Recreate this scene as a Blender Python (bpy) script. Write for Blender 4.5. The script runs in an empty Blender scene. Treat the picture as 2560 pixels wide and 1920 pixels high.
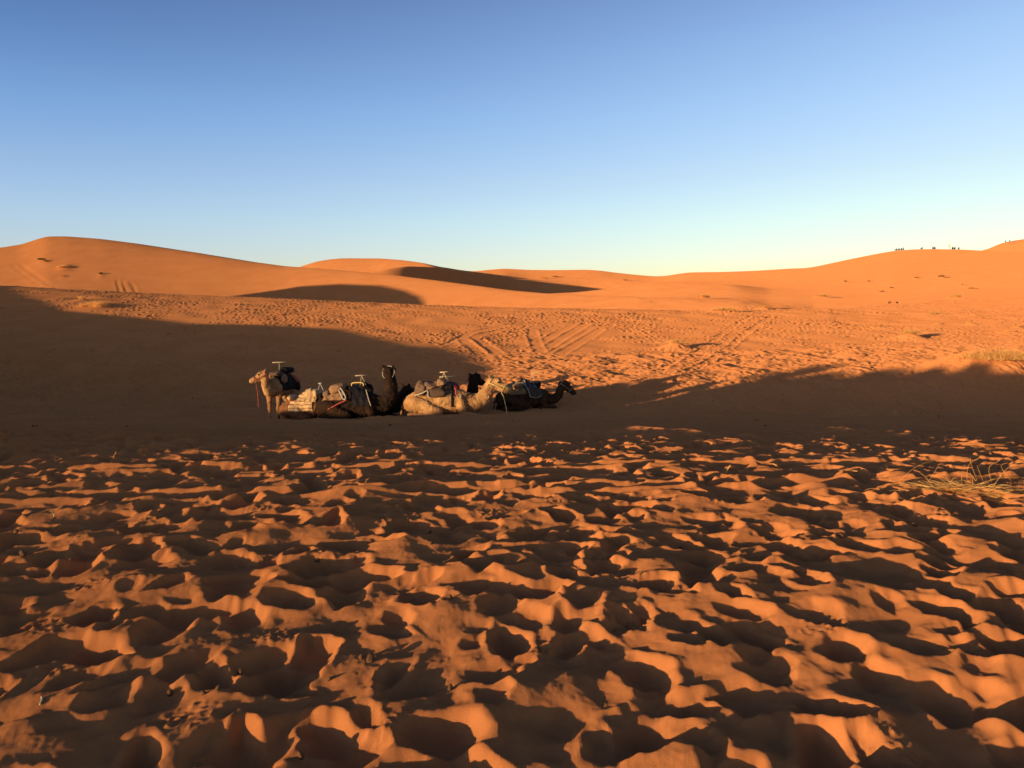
import bpy, bmesh, math, random
import numpy as np
from mathutils import Vector, Matrix, Euler
from mathutils.bvhtree import BVHTree

rng = np.random.default_rng(7)
random.seed(11)
scene = bpy.context.scene
COL = scene.collection

# ------------------------------------------------------------------ camera / sun constants
EYE = 1.75
FPX = 2009.0                       # focal length in pixels of a 2560 px wide frame
PITCH = math.atan(160.0 / FPX)     # looking slightly down
SUN_EL = math.radians(3.5)
LX, LY = 0.75, 0.6614              # horizontal travel direction of the sunlight (right and away)
TAN_EL = math.tan(SUN_EL)


def row_slope(py):
    """rise per metre of forward distance for a picture row (0..1920)."""
    v = (960.0 - np.asarray(py, float)) / FPX
    return (v * math.cos(PITCH) - math.sin(PITCH)) / (math.cos(PITCH) + v * math.sin(PITCH))


def col_x(px, d, py=900.0):
    v = (960.0 - py) / FPX
    return (px - 1280.0) / FPX * d / (math.cos(PITCH) + v * math.sin(PITCH))


# ------------------------------------------------------------------ terrain: rows of dune crests and hollows
PXG = np.arange(-800, 3361, 4.0)


def gsmooth(a, sig):
    n = int(sig * 3) + 1
    k = np.exp(-0.5 * (np.arange(-n, n + 1) / sig) ** 2)
    k /= k.sum()
    return np.convolve(np.pad(a, n, mode='edge'), k, 'valid')


def curve(pts, sig):
    p = np.array(pts, float)
    return gsmooth(np.interp(PXG, p[:, 0], p[:, 1]), sig / 4.0)


SKY_PY = [(-800, 720), (-300, 700), (640, 690), (750, 669), (770, 662), (793, 655), (825, 649.5), (857, 646.5), (952, 647),
          (1007, 651), (1060, 658), (1103, 668), (1146, 675), (1175, 679.5), (1190, 679.5), (1219, 676), (1262, 672.5),
          (1320, 675.5), (1375, 676), (1465, 675), (1497, 677), (1535, 682), (1575, 686.5), (1616, 690.5), (1639, 692),
          (1662, 691), (1691, 686), (1723, 682), (1801, 681), (1888, 678), (1920, 676), (1978, 672.5), (2010, 672),
          (2041, 667), (2122, 649.5), (2195, 635), (2232, 629), (2282, 625.5), (2325, 625), (2397, 626), (2432, 628),
          (2560, 634), (2900, 650), (3360, 670)]
LAYERS = []      # (distance curve, height curve)


def add_layer(dpts, pypts, sig=12, dsig=60):
    d = curve(dpts, dsig)
    py = curve(pypts, sig)
    LAYERS.append((d, EYE + d * row_slope(py)))


LAYERS.append((np.full(PXG.shape, -6.0), np.full(PXG.shape, -0.10)))
LAYERS.append((np.full(PXG.shape, 0.0), np.full(PXG.shape, 0.0)))
def near_layer(d, pts, tilt):
    x = np.clip((PXG - 1280.0) / FPX * d, -9, 9)
    LAYERS.append((np.full(PXG.shape, d), curve(pts, 80) + tilt * x))


near_layer(2.5, [(-800, 0.105), (3360, 0.105)], 0.018)                 # rising ground before the eye
near_layer(5.0, [(-800, 0.23), (640, 0.22), (1280, 0.22), (3360, 0.22)], 0.018)
near_layer(6.6, [(-800, 0.30), (0, 0.275), (640, 0.25), (1280, 0.235), (3360, 0.235)], 0.016)
near_layer(8.6, [(-800, 0.30), (0, 0.255), (640, 0.215), (1280, 0.185), (3360, 0.19)], 0.010)
near_layer(10.6, [(-800, 0.22), (0, 0.165), (640, 0.10), (1280, 0.060), (3360, 0.07)], 0.004)
near_layer(12.8, [(-800, 0.05), (0, -0.02), (640, -0.10), (1280, -0.14), (3360, -0.13)], 0.0)
add_layer([(0, 16.5)], [(-800, 1087), (700, 1082), (1300, 1074), (2560, 1080)], 40)
add_layer([(0, 24.5)], [(-800, 1060), (500, 1054), (900, 1050), (1130, 1041), (1350, 1037), (1700, 1046), (2560, 1054)], 30)
add_layer([(0, 31.0)], [(-800, 1046), (700, 1041), (1000, 1030), (1350, 1022), (1800, 1030), (2560, 1034)], 40)
add_layer([(0, 36.0)], [(-800, 1012), (700, 1010), (1000, 995), (1350, 972), (1700, 958), (2560, 952)], 60)
add_layer([(0, 52.0)], [(-800, 850), (0, 855), (700, 855), (1100, 862), (1400, 866), (1900, 856), (2560, 842)], 60)
A_D = [(-800, 92), (0, 86), (640, 82), (1280, 76), (1920, 75), (2200, 84), (2560, 100), (3360, 120)]
A_PY = [(-800, 690), (-300, 703), (0, 714.5), (145, 723), (347, 733), (640, 744), (929, 757), (1146, 766), (1280, 769.5), (1482, 772),
        (1714, 777), (1920, 777), (2100, 771), (2300, 757), (2560, 742), (3000, 730)]
add_layer(A_D, A_PY)
iA = len(LAYERS) - 1
B_D = [(-800, 190), (0, 178), (400, 172), (750, 160), (1103, 138), (1280, 126), (1569, 112), (1920, 98), (2200, 108), (2560, 128), (3360, 150)]
B_PY = [(-800, 690), (-300, 640), (0, 622), (61, 613), (110, 597.5), (124, 593), (174, 592.5), (260, 599), (347, 610), (492, 632),
        (640, 656), (718, 666.5), (750, 668.5), (814, 673), (918, 682), (1002, 690.5), (1103, 703), (1190, 714.5), (1280, 726.5),
        (1367, 734), (1482, 739), (1569, 741), (1714, 748), (1859, 759), (1920, 766.5), (2036, 772), (2120, 766), (2300, 748), (2560, 731), (3000, 715)]
add_layer(B_D, B_PY, 8)
E_D = [(-800, 215), (900, 168), (1280, 156), (1616, 156), (1920, 154), (2300, 150), (2560, 160), (3360, 175)]
E_PY = [(-800, 700), (600, 690), (1000, 715), (1280, 738), (1439, 731), (1532, 721), (1616, 708), (1656, 704.5), (1714, 704.5), (1830, 711),
        (1920, 724), (2036, 732), (2180, 738), (2300, 735), (2560, 719), (3000, 700)]
add_layer(E_D, E_PY)
C_D = [(-800, 240), (850, 190), (1016, 190), (1100, 211), (1161, 232), (1280, 268), (1375, 290), (1500, 296), (1700, 262), (2000, 215), (2560, 218), (3360, 220)]
C_PY = [(-800, 705), (600, 712), (850, 694), (918, 682.5), (970, 671), (1016, 665.4), (1060, 667), (1103, 670), (1175, 680), (1219, 686),
        (1280, 697), (1340, 698), (1433, 693.5), (1526, 696), (1616, 705), (1714, 702), (1830, 706), (1920, 710), (2036, 700), (2232, 671), (2432, 668), (2560, 668), (2900, 675)]
add_layer(C_D, C_PY, 9)
S_D = [(-800, 310), (700, 305), (950, 284), (1080, 256), (1125, 256), (1150, 385), (1260, 390), (1640, 390), (1800, 330), (2000, 300), (2250, 296), (3360, 290)]
add_layer(S_D, SKY_PY, 5, 14)
add_layer([(-800, 480), (3360, 480)], [(-800, 720), (2250, 690), (2380, 652), (2432, 628), (2470, 615), (2496, 606.5), (2522, 602.5),
                                      (2560, 598), (2800, 575), (3000, 570), (3360, 590)], 4)
LAYERS.append((np.full(PXG.shape, 560.0), np.full(PXG.shape, 4.0)))
LAYERS.append((np.full(PXG.shape, 900.0), np.full(PXG.shape, -3.0)))
LAYERS.append((np.full(PXG.shape, 6000.0), np.full(PXG.shape, -3.0)))


def interp_px(pts):
    return curve(pts, 40)


# hollows hidden between consecutive crests (depth below the straight line between them)
HOLLOW = {iA: interp_px([(-800, 7), (640, 7), (1100, 4.5), (1400, 2.5), (1700, 1.3), (1900, 0.6), (2150, 0), (3360, 0)]),
          iA + 1: interp_px([(-800, 6), (900, 6), (1200, 4), (1500, 2), (1750, 0.8), (2050, 0), (3360, 0)]),
          iA + 2: interp_px([(-800, 3), (1000, 6), (1450, 7), (1620, 3), (1800, 1), (1950, 0), (3360, 0)]),
          iA + 3: interp_px([(-800, 8), (900, 6), (1000, 3.5), (1140, 3), (1200, 4), (1500, 3), (1750, 1.5), (2050, 0), (3360, 0)]),
          iA + 4: interp_px([(-800, 8), (3360, 8)])}
Dk, Zk = [], []
for i, (d, z) in enumerate(LAYERS):
    Dk.append(d)
    Zk.append(z)
    if i in HOLLOW:
        d2, z2 = LAYERS[i + 1]
        f = 0.62 if i == iA + 2 else 0.42
        h = HOLLOW[i]
        lin = z * (1 - f) + z2 * f
        Dk.append(d * (1 - f) + d2 * f)
        Zk.append(lin - h)
Dk = np.array(Dk)
Zk = np.array(Zk)
for k in range(len(Zk)):
    Zk[k] = gsmooth(Zk[k], 1.2)
# monotone cubic slopes
_h = np.diff(Dk, axis=0)
_s = np.diff(Zk, axis=0) / _h
Mk = np.zeros_like(Zk)
for k in range(1, len(Zk) - 1):
    a, b = _s[k - 1], _s[k]
    w1, w2 = 2 * _h[k] + _h[k - 1], _h[k] + 2 * _h[k - 1]
    with np.errstate(divide='ignore', invalid='ignore'):
        m = (w1 + w2) / (w1 / a + w2 / b)
    Mk[k] = np.where(a * b > 0, m, 0.0)


def profile_height(px, d):
    """height of the smooth ground at picture column px and forward distance d (flat arrays)."""
    px = np.clip(px, PXG[0], PXG[-1] - 1)
    fi = (px - PXG[0]) / 4.0
    i0 = np.floor(fi).astype(int)
    w = fi - i0

    def col(A, k):
        return A[k, i0] * (1 - w) + A[k, i0 + 1] * w
    out = np.zeros(px.shape)
    done = np.zeros(px.shape, bool)
    lo_d = col(Dk, 0)
    out[:] = col(Zk, 0)
    d = np.maximum(d, lo_d)
    for k in range(len(Dk) - 1):
        d0, d1 = col(Dk, k), col(Dk, k + 1)
        sel = (d >= d0) & (d < d1)
        if not sel.any():
            continue
        h = (d1 - d0)[sel]
        t = (d[sel] - d0[sel]) / h
        z0, z1 = col(Zk, k)[sel], col(Zk, k + 1)[sel]
        m0, m1 = col(Mk, k)[sel], col(Mk, k + 1)[sel]
        out[sel] = ((2 * t**3 - 3 * t**2 + 1) * z0 + (t**3 - 2 * t**2 + t) * h * m0 + (-2 * t**3 + 3 * t**2) * z1 + (t**3 - t**2) * h * m1)
    out[d >= col(Dk, len(Dk) - 1)] = -3.0
    return out


def base_height(x, y):
    x = np.asarray(x, float)
    y = np.asarray(y, float)
    r = np.hypot(x, y)
    th = np.arctan2(x, y)
    tc = np.clip(th, -math.radians(46), math.radians(46))
    px = 1280 + FPX * np.tan(tc) * 1.003
    d = r * np.cos(tc)
    back = np.clip((np.abs(th) - math.radians(75)) / math.radians(60), 0, 1)
    z = profile_height(px, d)
    return z * (1 - back) + np.minimum(z, 0.0) * back


# ------------------------------------------------------------------ unseen dune on the sunny side, crest heights shaped to cast the shadow edges
RIDGE_V = np.array([-300, -170, -146, -137, -132, -129, -122, -114, -108, -102.5, -99, -97, -94, -84, -78, -72, -65, -60, -56, -51, -47.8, -43, -40,
                    -36, -31.4, -30.4, -29.6, -28, -27, -25.6, -23.5, -22.4, -21.1, -20.5, -19.8, -17, -15, -12.6, -11.9, -11.4, -10.9, -10.4, -10.0, -6, 40], float)
RIDGE_H = np.array([-9, -9, 2.0, 7.7, 10.6, 12.0, 12.6, 12.3, 11.4, 10.2, 9.0, 7.7, 6.7, 5.5, 4.8, 3.96, 3.6, 3.3, 3.45, 3.35, 2.94, 2.45, 2.3,
                    1.76, 1.05, 0.6, 0.0, -0.35, -0.30, -0.2, -0.12, 0.0, 0.35, 1.15, 1.65, 1.95, 2.2, 2.4, 2.45, 2.4, 2.2, 1.4, 0.1, -3, -9], float)
RIDGE_U = -8.0


def ridge_height(x, y):
    u = LX * x + LY * y
    v = LY * x - LX * y
    h = np.interp(v, RIDGE_V, RIDGE_H)
    du = u - RIDGE_U
    fall = np.where(du > 0, 0.46, 0.20)
    return h - fall * (np.sqrt(du * du + 1.0) - 1.0)


def ground_smooth(x, y):
    zb = base_height(x, y)
    zr = ridge_height(x, y)
    k = 0.35
    hmix = np.clip(0.5 + 0.5 * (zr - zb) / k, 0, 1)
    return zb * (1 - hmix) + zr * hmix + k * hmix * (1 - hmix)


# ------------------------------------------------------------------ trodden sand: fine relief on regular grids
def band_noise(shape, res, wavelength, seed, aniso=(1.0, 1.0)):
    r = np.random.default_rng(seed)
    n = r.standard_normal(shape)
    fy = np.fft.fftfreq(shape[0], res)[:, None] * aniso[1]
    fx = np.fft.rfftfreq(shape[1], res)[None, :] * aniso[0]
    f = np.sqrt(fx * fx + fy * fy)
    f0 = 1.0 / wavelength
    g = np.exp(-0.5 * ((f - f0) / (0.45 * f0)) ** 2)
    o = np.fft.irfft2(np.fft.rfft2(n) * g, shape)
    return o / o.std()


def blur(a, sig):
    fy = np.fft.fftfreq(a.shape[0])[:, None]
    fx = np.fft.rfftfreq(a.shape[1])[None, :]
    return np.fft.irfft2(np.fft.rfft2(a) * np.exp(-2 * (math.pi * sig) ** 2 * (fx * fx + fy * fy)), a.shape)


def relax(z, res, slope, n):
    """let sand slump until nothing is steeper than slope."""
    lim = slope * res
    for _ in range(n):
        d = np.zeros_like(z)
        for ax in (0, 1):
            df = np.diff(z, axis=ax)
            mv = np.clip(np.abs(df) - lim, 0, None) * np.sign(df) * 0.25
            if ax == 0:
                d[:-1] += mv
                d[1:] -= mv
            else:
                d[:, :-1] += mv
                d[:, 1:] -= mv
        z = z + d
    return z


class Relief:
    def __init__(self, x0, x1, y0, y1, res):
        self.x0, self.y0, self.res = x0, y0, res
        self.nx, self.ny = int((x1 - x0) / res), int((y1 - y0) / res)
        self.z = np.zeros((self.ny, self.nx))

    def stamp(self, cx, cy, a, b, ang, depth, rim, push=0.0, rag=0.0, sharp=1.7):
        """press one foot: a slumped hollow with a pushed-up rim."""
        R = a * 2.0
        i0, i1 = int((cy - R - self.y0) / self.res), int((cy + R - self.y0) / self.res) + 1
        j0, j1 = int((cx - R - self.x0) / self.res), int((cx + R - self.x0) / self.res) + 1
        i0, j0, i1, j1 = max(i0, 0), max(j0, 0), min(i1, self.ny), min(j1, self.nx)
        if i1 - i0 < 2 or j1 - j0 < 2:
            return
        yy = self.y0 + (np.arange(i0, i1) + 0.5) * self.res - cy
        xx = self.x0 + (np.arange(j0, j1) + 0.5) * self.res - cx
        c, s = math.cos(ang), math.sin(ang)
        ex = (xx[None, :] * c + yy[:, None] * s) / a
        ey = (-xx[None, :] * s + yy[:, None] * c) / b
        q = np.sqrt(ex * ex + ey * ey)
        if rag:
            ph = np.arctan2(ey, ex)
            q = q * (1 + rag * (np.sin(2 * ph + cx * 37) * 0.5 + np.sin(3 * ph + cy * 53) * 0.6 + 0.45 * np.sin(5 * ph + cx * 91) + 0.3 * np.sin(9 * ph + cy * 71)))
        P = self.z[i0:i1, j0:j1]
        w0 = np.exp(-(q * 1.1) ** 2)
        zc = (P * w0).sum() / (w0.sum() + 1e-9)
        target = zc - depth + depth * np.clip(q, 0, 3) ** sharp
        w = np.clip((1.12 - q) / 0.2, 0, 1)
        w = w * w * (3 - 2 * w)
        P += w * (np.minimum(P, target) - P) * 0.92
        lobe = 1.0 + push * ex / np.maximum(q, 0.3)
        P += rim * np.exp(-((q - 1.18) / 0.24) ** 2) * np.clip(lobe, 0.0, 2.2)

    def track(self, pts, width, depth, rim, wob=0.0):
        """press one wheel along a polyline."""
        pts = np.array(pts, float)
        n = int(np.hypot(*(pts[-1] - pts[0])) / (self.res * 0.8)) + 2
        seg = np.concatenate([[0], np.cumsum(np.hypot(*np.diff(pts, axis=0).T))])
        t = np.linspace(0, seg[-1], n)
        X, Y = np.interp(t, seg, pts[:, 0]), np.interp(t, seg, pts[:, 1])
        R = width * 1.8
        k = int(R / self.res) + 1
        depthmap = {}
        acc = np.full(self.z.shape, np.inf)
        for cx, cy in zip(X, Y):
            i, j = int((cy - self.y0) / self.res), int((cx - self.x0) / self.res)
            i0, i1, j0, j1 = max(i - k, 0), min(i + k + 1, self.ny), max(j - k, 0), min(j + k + 1, self.nx)
            if i1 <= i0 or j1 <= j0:
                continue
            yy = self.y0 + (np.arange(i0, i1) + 0.5) * self.res - cy
            xx = self.x0 + (np.arange(j0, j1) + 0.5) * self.res - cx
            q = np.hypot(xx[None, :], yy[:, None])
            A = acc[i0:i1, j0:j1]
            np.minimum(A, q, out=A)
        q = acc / (width * 0.5)
        m = q < 4
        flat = blur(self.z, max(1.0, 0.25 / self.res))
        w = np.clip((1.2 - q[m]) / 0.4, 0, 1)
        self.z[m] += w * (flat[m] * 0.6 - depth - self.z[m]) * 0.85
        self.z[m] += rim * np.exp(-((q[m] - 1.45) / 0.35) ** 2)

    def sample(self, x, y):
        fx = (x - self.x0) / self.res - 0.5
        fy = (y - self.y0) / self.res - 0.5
        ok = (fx > 1) & (fy > 1) & (fx < self.nx - 3) & (fy < self.ny - 3)
        fx = np.clip(fx, 1, self.nx - 3)
        fy = np.clip(fy, 1, self.ny - 3)
        j, i = fx.astype(int), fy.astype(int)
        a, b = fx - j, fy - i
        Z = self.z
        out = (Z[i, j] * (1 - a) + Z[i, j + 1] * a) * (1 - b) + (Z[i + 1, j] * (1 - a) + Z[i + 1, j + 1] * a) * b
        edge = np.minimum(np.minimum(fx, self.nx - 3 - fx), np.minimum(fy, self.ny - 3 - fy)) * self.res
        return np.where(ok, out, 0.0) * np.clip(edge / 1.0, 0, 1)


# near: deep soft footprints
near = Relief(-12, 12, 0.6, 15.0, 0.0125)
sh = near.z.shape
near.z += 0.012 * band_noise(sh, near.res, 1.9, 1) + 0.015 * band_noise(sh, near.res, 0.75, 2) + 0.0045 * band_noise(sh, near.res, 0.3, 8)
NX = near.x0 + (np.arange(near.nx) + 0.5) * near.res
NY = near.y0 + (np.arange(near.ny) + 0.5) * near.res
# long soft ridges running away from the eye on the right side
wv = band_noise(sh, near.res, 0.6, 3, (1.0, 2.6))
near.z += 0.020 * wv * np.clip((NX - 0.2) / 1.5, 0, 1)[None, :] * np.clip((9 - NY) / 2.0, 0, 1)[:, None]


def tread(n, y1, amin, amax):
    for _ in range(n):
        cx, cy = rng.uniform(-11.8, 11.8), rng.uniform(0.8, y1)
        a = rng.uniform(amin, amax)
        ang = rng.normal(1.45, 0.7) if rng.random() < 0.6 else rng.uniform(0, math.pi)
        dep = rng.uniform(0.03, 0.072) * (a / 0.16)
        near.stamp(cx, cy, a, a * rng.uniform(0.5, 0.85), ang, dep, dep * rng.uniform(0.05, 0.25), rng.uniform(-0.9, 0.9),
                   rng.uniform(0.06, 0.2), rng.uniform(1.6, 3.2))


tread(4000, 14.6, 0.10, 0.195)
# wheel ruts crossing in front of the eye
near.track([(-12, 6.55), (-3.0, 6.95), (-1.0, 7.15), (4, 7.25), (12, 7.9)], 0.26, 0.045, 0.03)
near.track([(-12, 8.3), (-4, 8.2), (0, 8.55), (5, 8.5), (12, 8.9)], 0.24, 0.03, 0.025)
tread(420, 10.5, 0.12, 0.19)
near.z = relax(near.z, near.res, 0.95, 6)
near.z = blur(near.z, 0.45)
# trodden tops are flatter than the hollows between them
hm = near.z - blur(near.z, 34)
near.z -= np.where(hm > 0.008, (hm - 0.008) * 0.14, 0.0)
near.z = relax(near.z, near.res, 0.95, 2)
# crumbs of broken crust and crumbled brims
cr = band_noise(sh, near.res, 0.055, 5)
msk = np.clip(band_noise(sh, near.res, 0.8, 6) - 1.2, 0, 0.8)
near.z += 0.007 * np.clip(cr, 0, 3) * msk + 0.0011 * band_noise(sh, near.res, 0.13, 7) + 0.0006 * band_noise(sh, near.res, 0.045, 9)
# the chequered print of one shoe sole
for (sx, sy, an) in ((0.62, 4.12, 0.25), (0.80, 4.55, 0.5)):
    dx, dy = NX[None, :] - sx, NY[:, None] - sy
    u_, v_ = dx * math.cos(an) + dy * math.sin(an), -dx * math.sin(an) + dy * math.cos(an)
    m_ = (np.abs(u_) < 0.13) & (np.abs(v_) < 0.055)
    near.z += np.where(m_, -0.010 + 0.009 * np.sign(np.sin(u_ * 2 * math.pi / 0.05)) * (np.sin(v_ * 2 * math.pi / 0.055) > -0.3), 0.0)
near.z *= 1.06 * (1.0 + 0.10 * np.clip((NY - 10.0) / 2, 0, 1))[:, None]

# middle: the hollow where the camels rest
mid = Relief(-34, 40, 12.5, 50, 0.05)
mid.z += 0.022 * band_noise(mid.z.shape, mid.res, 2.6, 11) + 0.010 * band_noise(mid.z.shape, mid.res, 0.9, 12)
MY = mid.y0 + (np.arange(mid.ny) + 0.5) * mid.res
for _ in range(15000):
    cx, cy = rng.uniform(-33, 39), rng.uniform(13, 49.5)
    a = rng.uniform(0.13, 0.22)
    k = 0.75 if cy < 27 else 1.0
    dep = rng.uniform(0.03, 0.06) * k
    mid.stamp(cx, cy, a, a * rng.uniform(0.6, 0.9), rng.uniform(0, math.pi), dep, dep * 0.3)
mid.z = relax(mid.z, mid.res, 0.6, 6)
mid.z = blur(mid.z, 0.6) * (1.0 + 0.6 * np.clip((MY - 31) / 6, 0, 1) + 0.9 * np.clip((18 - MY) / 4, 0, 1))[:, None]

# far: the trampled rise up to the first crest
far = Relief(-75, 110, 46, 112, 0.06)
fs = far.z.shape
far.z += 0.010 * band_noise(fs, far.res, 3.5, 21)
dens = band_noise(fs, far.res, 14.0, 22) + 0.5 * band_noise(fs, far.res, 5.0, 23)
cnt = 0
while cnt < 16000:
    cx, cy = rng.uniform(-74, 105), rng.uniform(46.5, 96)
    i, j = int((cy - far.y0) / far.res), int((cx - far.x0) / far.res)
    if dens[min(i, fs[0] - 1), min(j, fs[1] - 1)] + rng.normal(0, 0.5) < 0.15:
        continue
    cnt += 1
    a = rng.uniform(0.13, 0.24)
    dep = rng.uniform(0.055, 0.11)
    far.stamp(cx, cy, a, a * rng.uniform(0.55, 0.9), rng.uniform(0, math.pi), dep, dep * 0.3)


def trail(rel, x, y, ang, n, step, side, a, dep):
    for k in range(n):
        ang += rng.normal(0, 0.05)
        x += step * math.cos(ang) * rng.uniform(0.8, 1.2)
        y += step * math.sin(ang) * rng.uniform(0.8, 1.2)
        s = side * (1 if k % 2 else -1) + rng.normal(0, 0.05)
        rel.stamp(x - s * math.sin(ang), y + s * math.cos(ang), a * rng.uniform(0.8, 1.2), a * rng.uniform(0.5, 0.8), ang, dep * rng.uniform(0.7, 1.3), dep * 0.3)


for _ in range(190):
    trail(far, rng.uniform(-70, 90), rng.uniform(48, 95), rng.choice([0.1, 0.5, 0.9, 2.4, 2.9]) + rng.normal(0, 0.25), int(rng.uniform(30, 110)), 0.62,
          rng.uniform(0.12, 0.4), rng.uniform(0.11, 0.17), rng.uniform(0.05, 0.09))
far.z = 1.6 * relax(far.z, far.res, 0.6, 4)


def track_px(rel, pts, w, dep, rim):
    out = []
    for px, py in pts:
        d = np.arange(20.0, 130.0, 0.05)
        x = col_x(px, d, py)
        g = ground_smooth(x, d)
        i = int(np.argmax(g >= EYE + d * row_slope(py)))
        out.append((x[i], d[i]))
    rel.track(out, w, dep, rim)


def hoof_px(rel, pts, spread, n):
    out = []
    for px, py in pts:
        d = np.arange(20.0, 130.0, 0.05)
        x = col_x(px, d, py)
        g = ground_smooth(x, d)
        i = int(np.argmax(g >= EYE + d * row_slope(py)))
        out.append((x[i], d[i]))
    P = np.array(out)
    seg = np.concatenate([[0], np.cumsum(np.hypot(*np.diff(P, axis=0).T))])
    for t in np.linspace(0, seg[-1], n):
        t += rng.normal(0, 0.3)
        rel.stamp(np.interp(t, seg, P[:, 0]) + rng.normal(0, spread), np.interp(t, seg, P[:, 1]) + rng.normal(0, spread),
                  rng.uniform(0.16, 0.3), rng.uniform(0.12, 0.2), rng.uniform(0, 3), rng.uniform(0.06, 0.11), 0.025)


for pts in ([(1640, 935), (1705, 890), (1745, 880), (1800, 838), (1840, 810), (1880, 790)],
            [(1700, 935), (1760, 910), (1800, 885), (1850, 845), (1890, 815), (1930, 790)]):
    for rel in (mid, far):
        track_px(rel, pts, 0.45, 0.012, 0.02)
        hoof_px(rel, pts, 0.22, 90)
for pts in ([(1115, 862), (1180, 832), (1260, 815)], [(1125, 868), (1200, 838), (1265, 822)],
            [(1330, 870), (1390, 835), (1430, 815)], [(1350, 878), (1405, 845), (1465, 810)], [(1400, 885), (1450, 855), (1500, 825)],
            [(1330, 825), (1340, 860), (1350, 880)], [(1160, 850), (1195, 880), (1220, 905)], [(1190, 845), (1240, 880), (1270, 905)]):
    track_px(far, pts, 0.7, 0.012, 0.018)


def ground_z(x, y):
    x = np.asarray(x, float)
    y = np.asarray(y, float)
    z = ground_smooth(x, y)
    wn = np.clip((13.8 - y) / 1.2, 0, 1)
    wm = np.clip((y - 12.6) / 1.2, 0, 1) * np.clip((49 - y) / 2.0, 0, 1)
    wf = np.clip((y - 47) / 2.0, 0, 1)
    z = z + near.sample(x, y) * wn + mid.sample(x, y) * wm + far.sample(x, y) * wf
    if GROOVES and x.size > 50:
        fld = (y > 95) & (x < -25) & (y < 190)
        gx, gy = x[fld], y[fld]
        add = np.zeros(gx.shape)
        for line in GROOVES:
            best = np.full(gx.shape, 1e9)
            for (ax, ay), (cx, cy) in zip(line[:-1], line[1:]):
                L2 = (cx - ax) ** 2 + (cy - ay) ** 2
                t = np.clip(((gx - ax) * (cx - ax) + (gy - ay) * (cy - ay)) / L2, 0, 1)
                best = np.minimum(best, np.hypot(gx - ax - t * (cx - ax), gy - ay - t * (cy - ay)))
            add -= 0.065 * np.exp(-(best / 0.26) ** 2) - 0.025 * np.exp(-((best - 0.5) / 0.2) ** 2)
        z = z.copy()
        z[fld] += add
    for (bx, by, rad, hh) in MOUNDS:
        z = z + hh * np.exp(-((x - bx) ** 2 + (y - by) ** 2) / (2 * rad * rad))
    return z


MOUNDS = []
GROOVES = []


def gz(x, y):
    return float(ground_z(np.array([x]), np.array([y]))[0])


def on_ground(px, py, lo=2.0, hi=470.0):
    """the point of the sand that shows at picture column px, row py."""
    d = np.concatenate([np.arange(lo, 60, 0.02), np.arange(60, 150, 0.1), np.arange(150, hi, 0.4)])
    d = d[d >= lo]
    x = col_x(px, d, py)
    g = ground_smooth(x, d)
    i = int(np.argmax(g >= EYE + d * row_slope(py)))
    return float(x[i]), float(d[i])


# tyre tracks climbing the left dune
for line in ([(30, 664), (45, 674), (60, 685), (82, 701), (100, 712)], [(46, 661), (68, 677), (90, 692), (124, 716)], [(52, 661), (80, 682), (104, 698), (142, 720)],
             [(292, 702), (297, 716), (300, 730)], [(305, 706), (312, 718), (318, 731)], [(326, 707), (334, 718), (340, 732)]):
    GROOVES.append([on_ground(px, py, 92.0) for px, py in line])

# ------------------------------------------------------------------ helpers
def tag(o, label=None, cat=None, group=None, kind=None):
    if label:
        o['label'] = label
    if cat:
        o['category'] = cat
    if group:
        o['group'] = group
    if kind:
        o['kind'] = kind
    return o


def link(name, me, mat=None, parent=None):
    o = bpy.data.objects.new(name, me)
    COL.objects.link(o)
    if mat is not None:
        me.materials.clear()
        me.materials.append(mat)
    if parent is not None:
        o.parent = parent
    return o


def empty(name, loc=(0, 0, 0), rz=0.0, scale=1.0):
    o = bpy.data.objects.new(name, None)
    COL.objects.link(o)
    o.location = loc
    o.rotation_euler = (0, 0, rz)
    o.scale = (scale, scale, scale)
    return o


def grid_mesh(name, X, Y, Z, facemask=None):
    ny, nx = X.shape
    co = np.stack([X, Y, Z], -1).reshape(-1, 3).astype(np.float32)
    idx = np.arange(ny * nx).reshape(ny, nx)
    q = np.stack([idx[:-1, :-1], idx[:-1, 1:], idx[1:, 1:], idx[1:, :-1]], -1).reshape(-1, 4)
    if facemask is not None:
        q = q[facemask.reshape(-1)]
    used = np.zeros(len(co), bool)
    used[q.reshape(-1)] = True
    remap = np.cumsum(used) - 1
    co = co[used]
    q = remap[q].astype(np.int32)
    me = bpy.data.meshes.new(name)
    me.vertices.add(len(co))
    me.vertices.foreach_set('co', co.reshape(-1))
    me.loops.add(q.size)
    me.loops.foreach_set('vertex_index', q.reshape(-1))
    me.polygons.add(len(q))
    me.polygons.foreach_set('loop_start', np.arange(0, q.size, 4, dtype=np.int32))
    me.polygons.foreach_set('use_smooth', np.ones(len(q), bool))
    me.update(calc_edges=True)
    return me


def new_mat(name):
    m = bpy.data.materials.new(name)
    m.use_nodes = True
    nt = m.node_tree
    nt.nodes.clear()
    out = nt.nodes.new('ShaderNodeOutputMaterial')
    return m, nt, out


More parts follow.
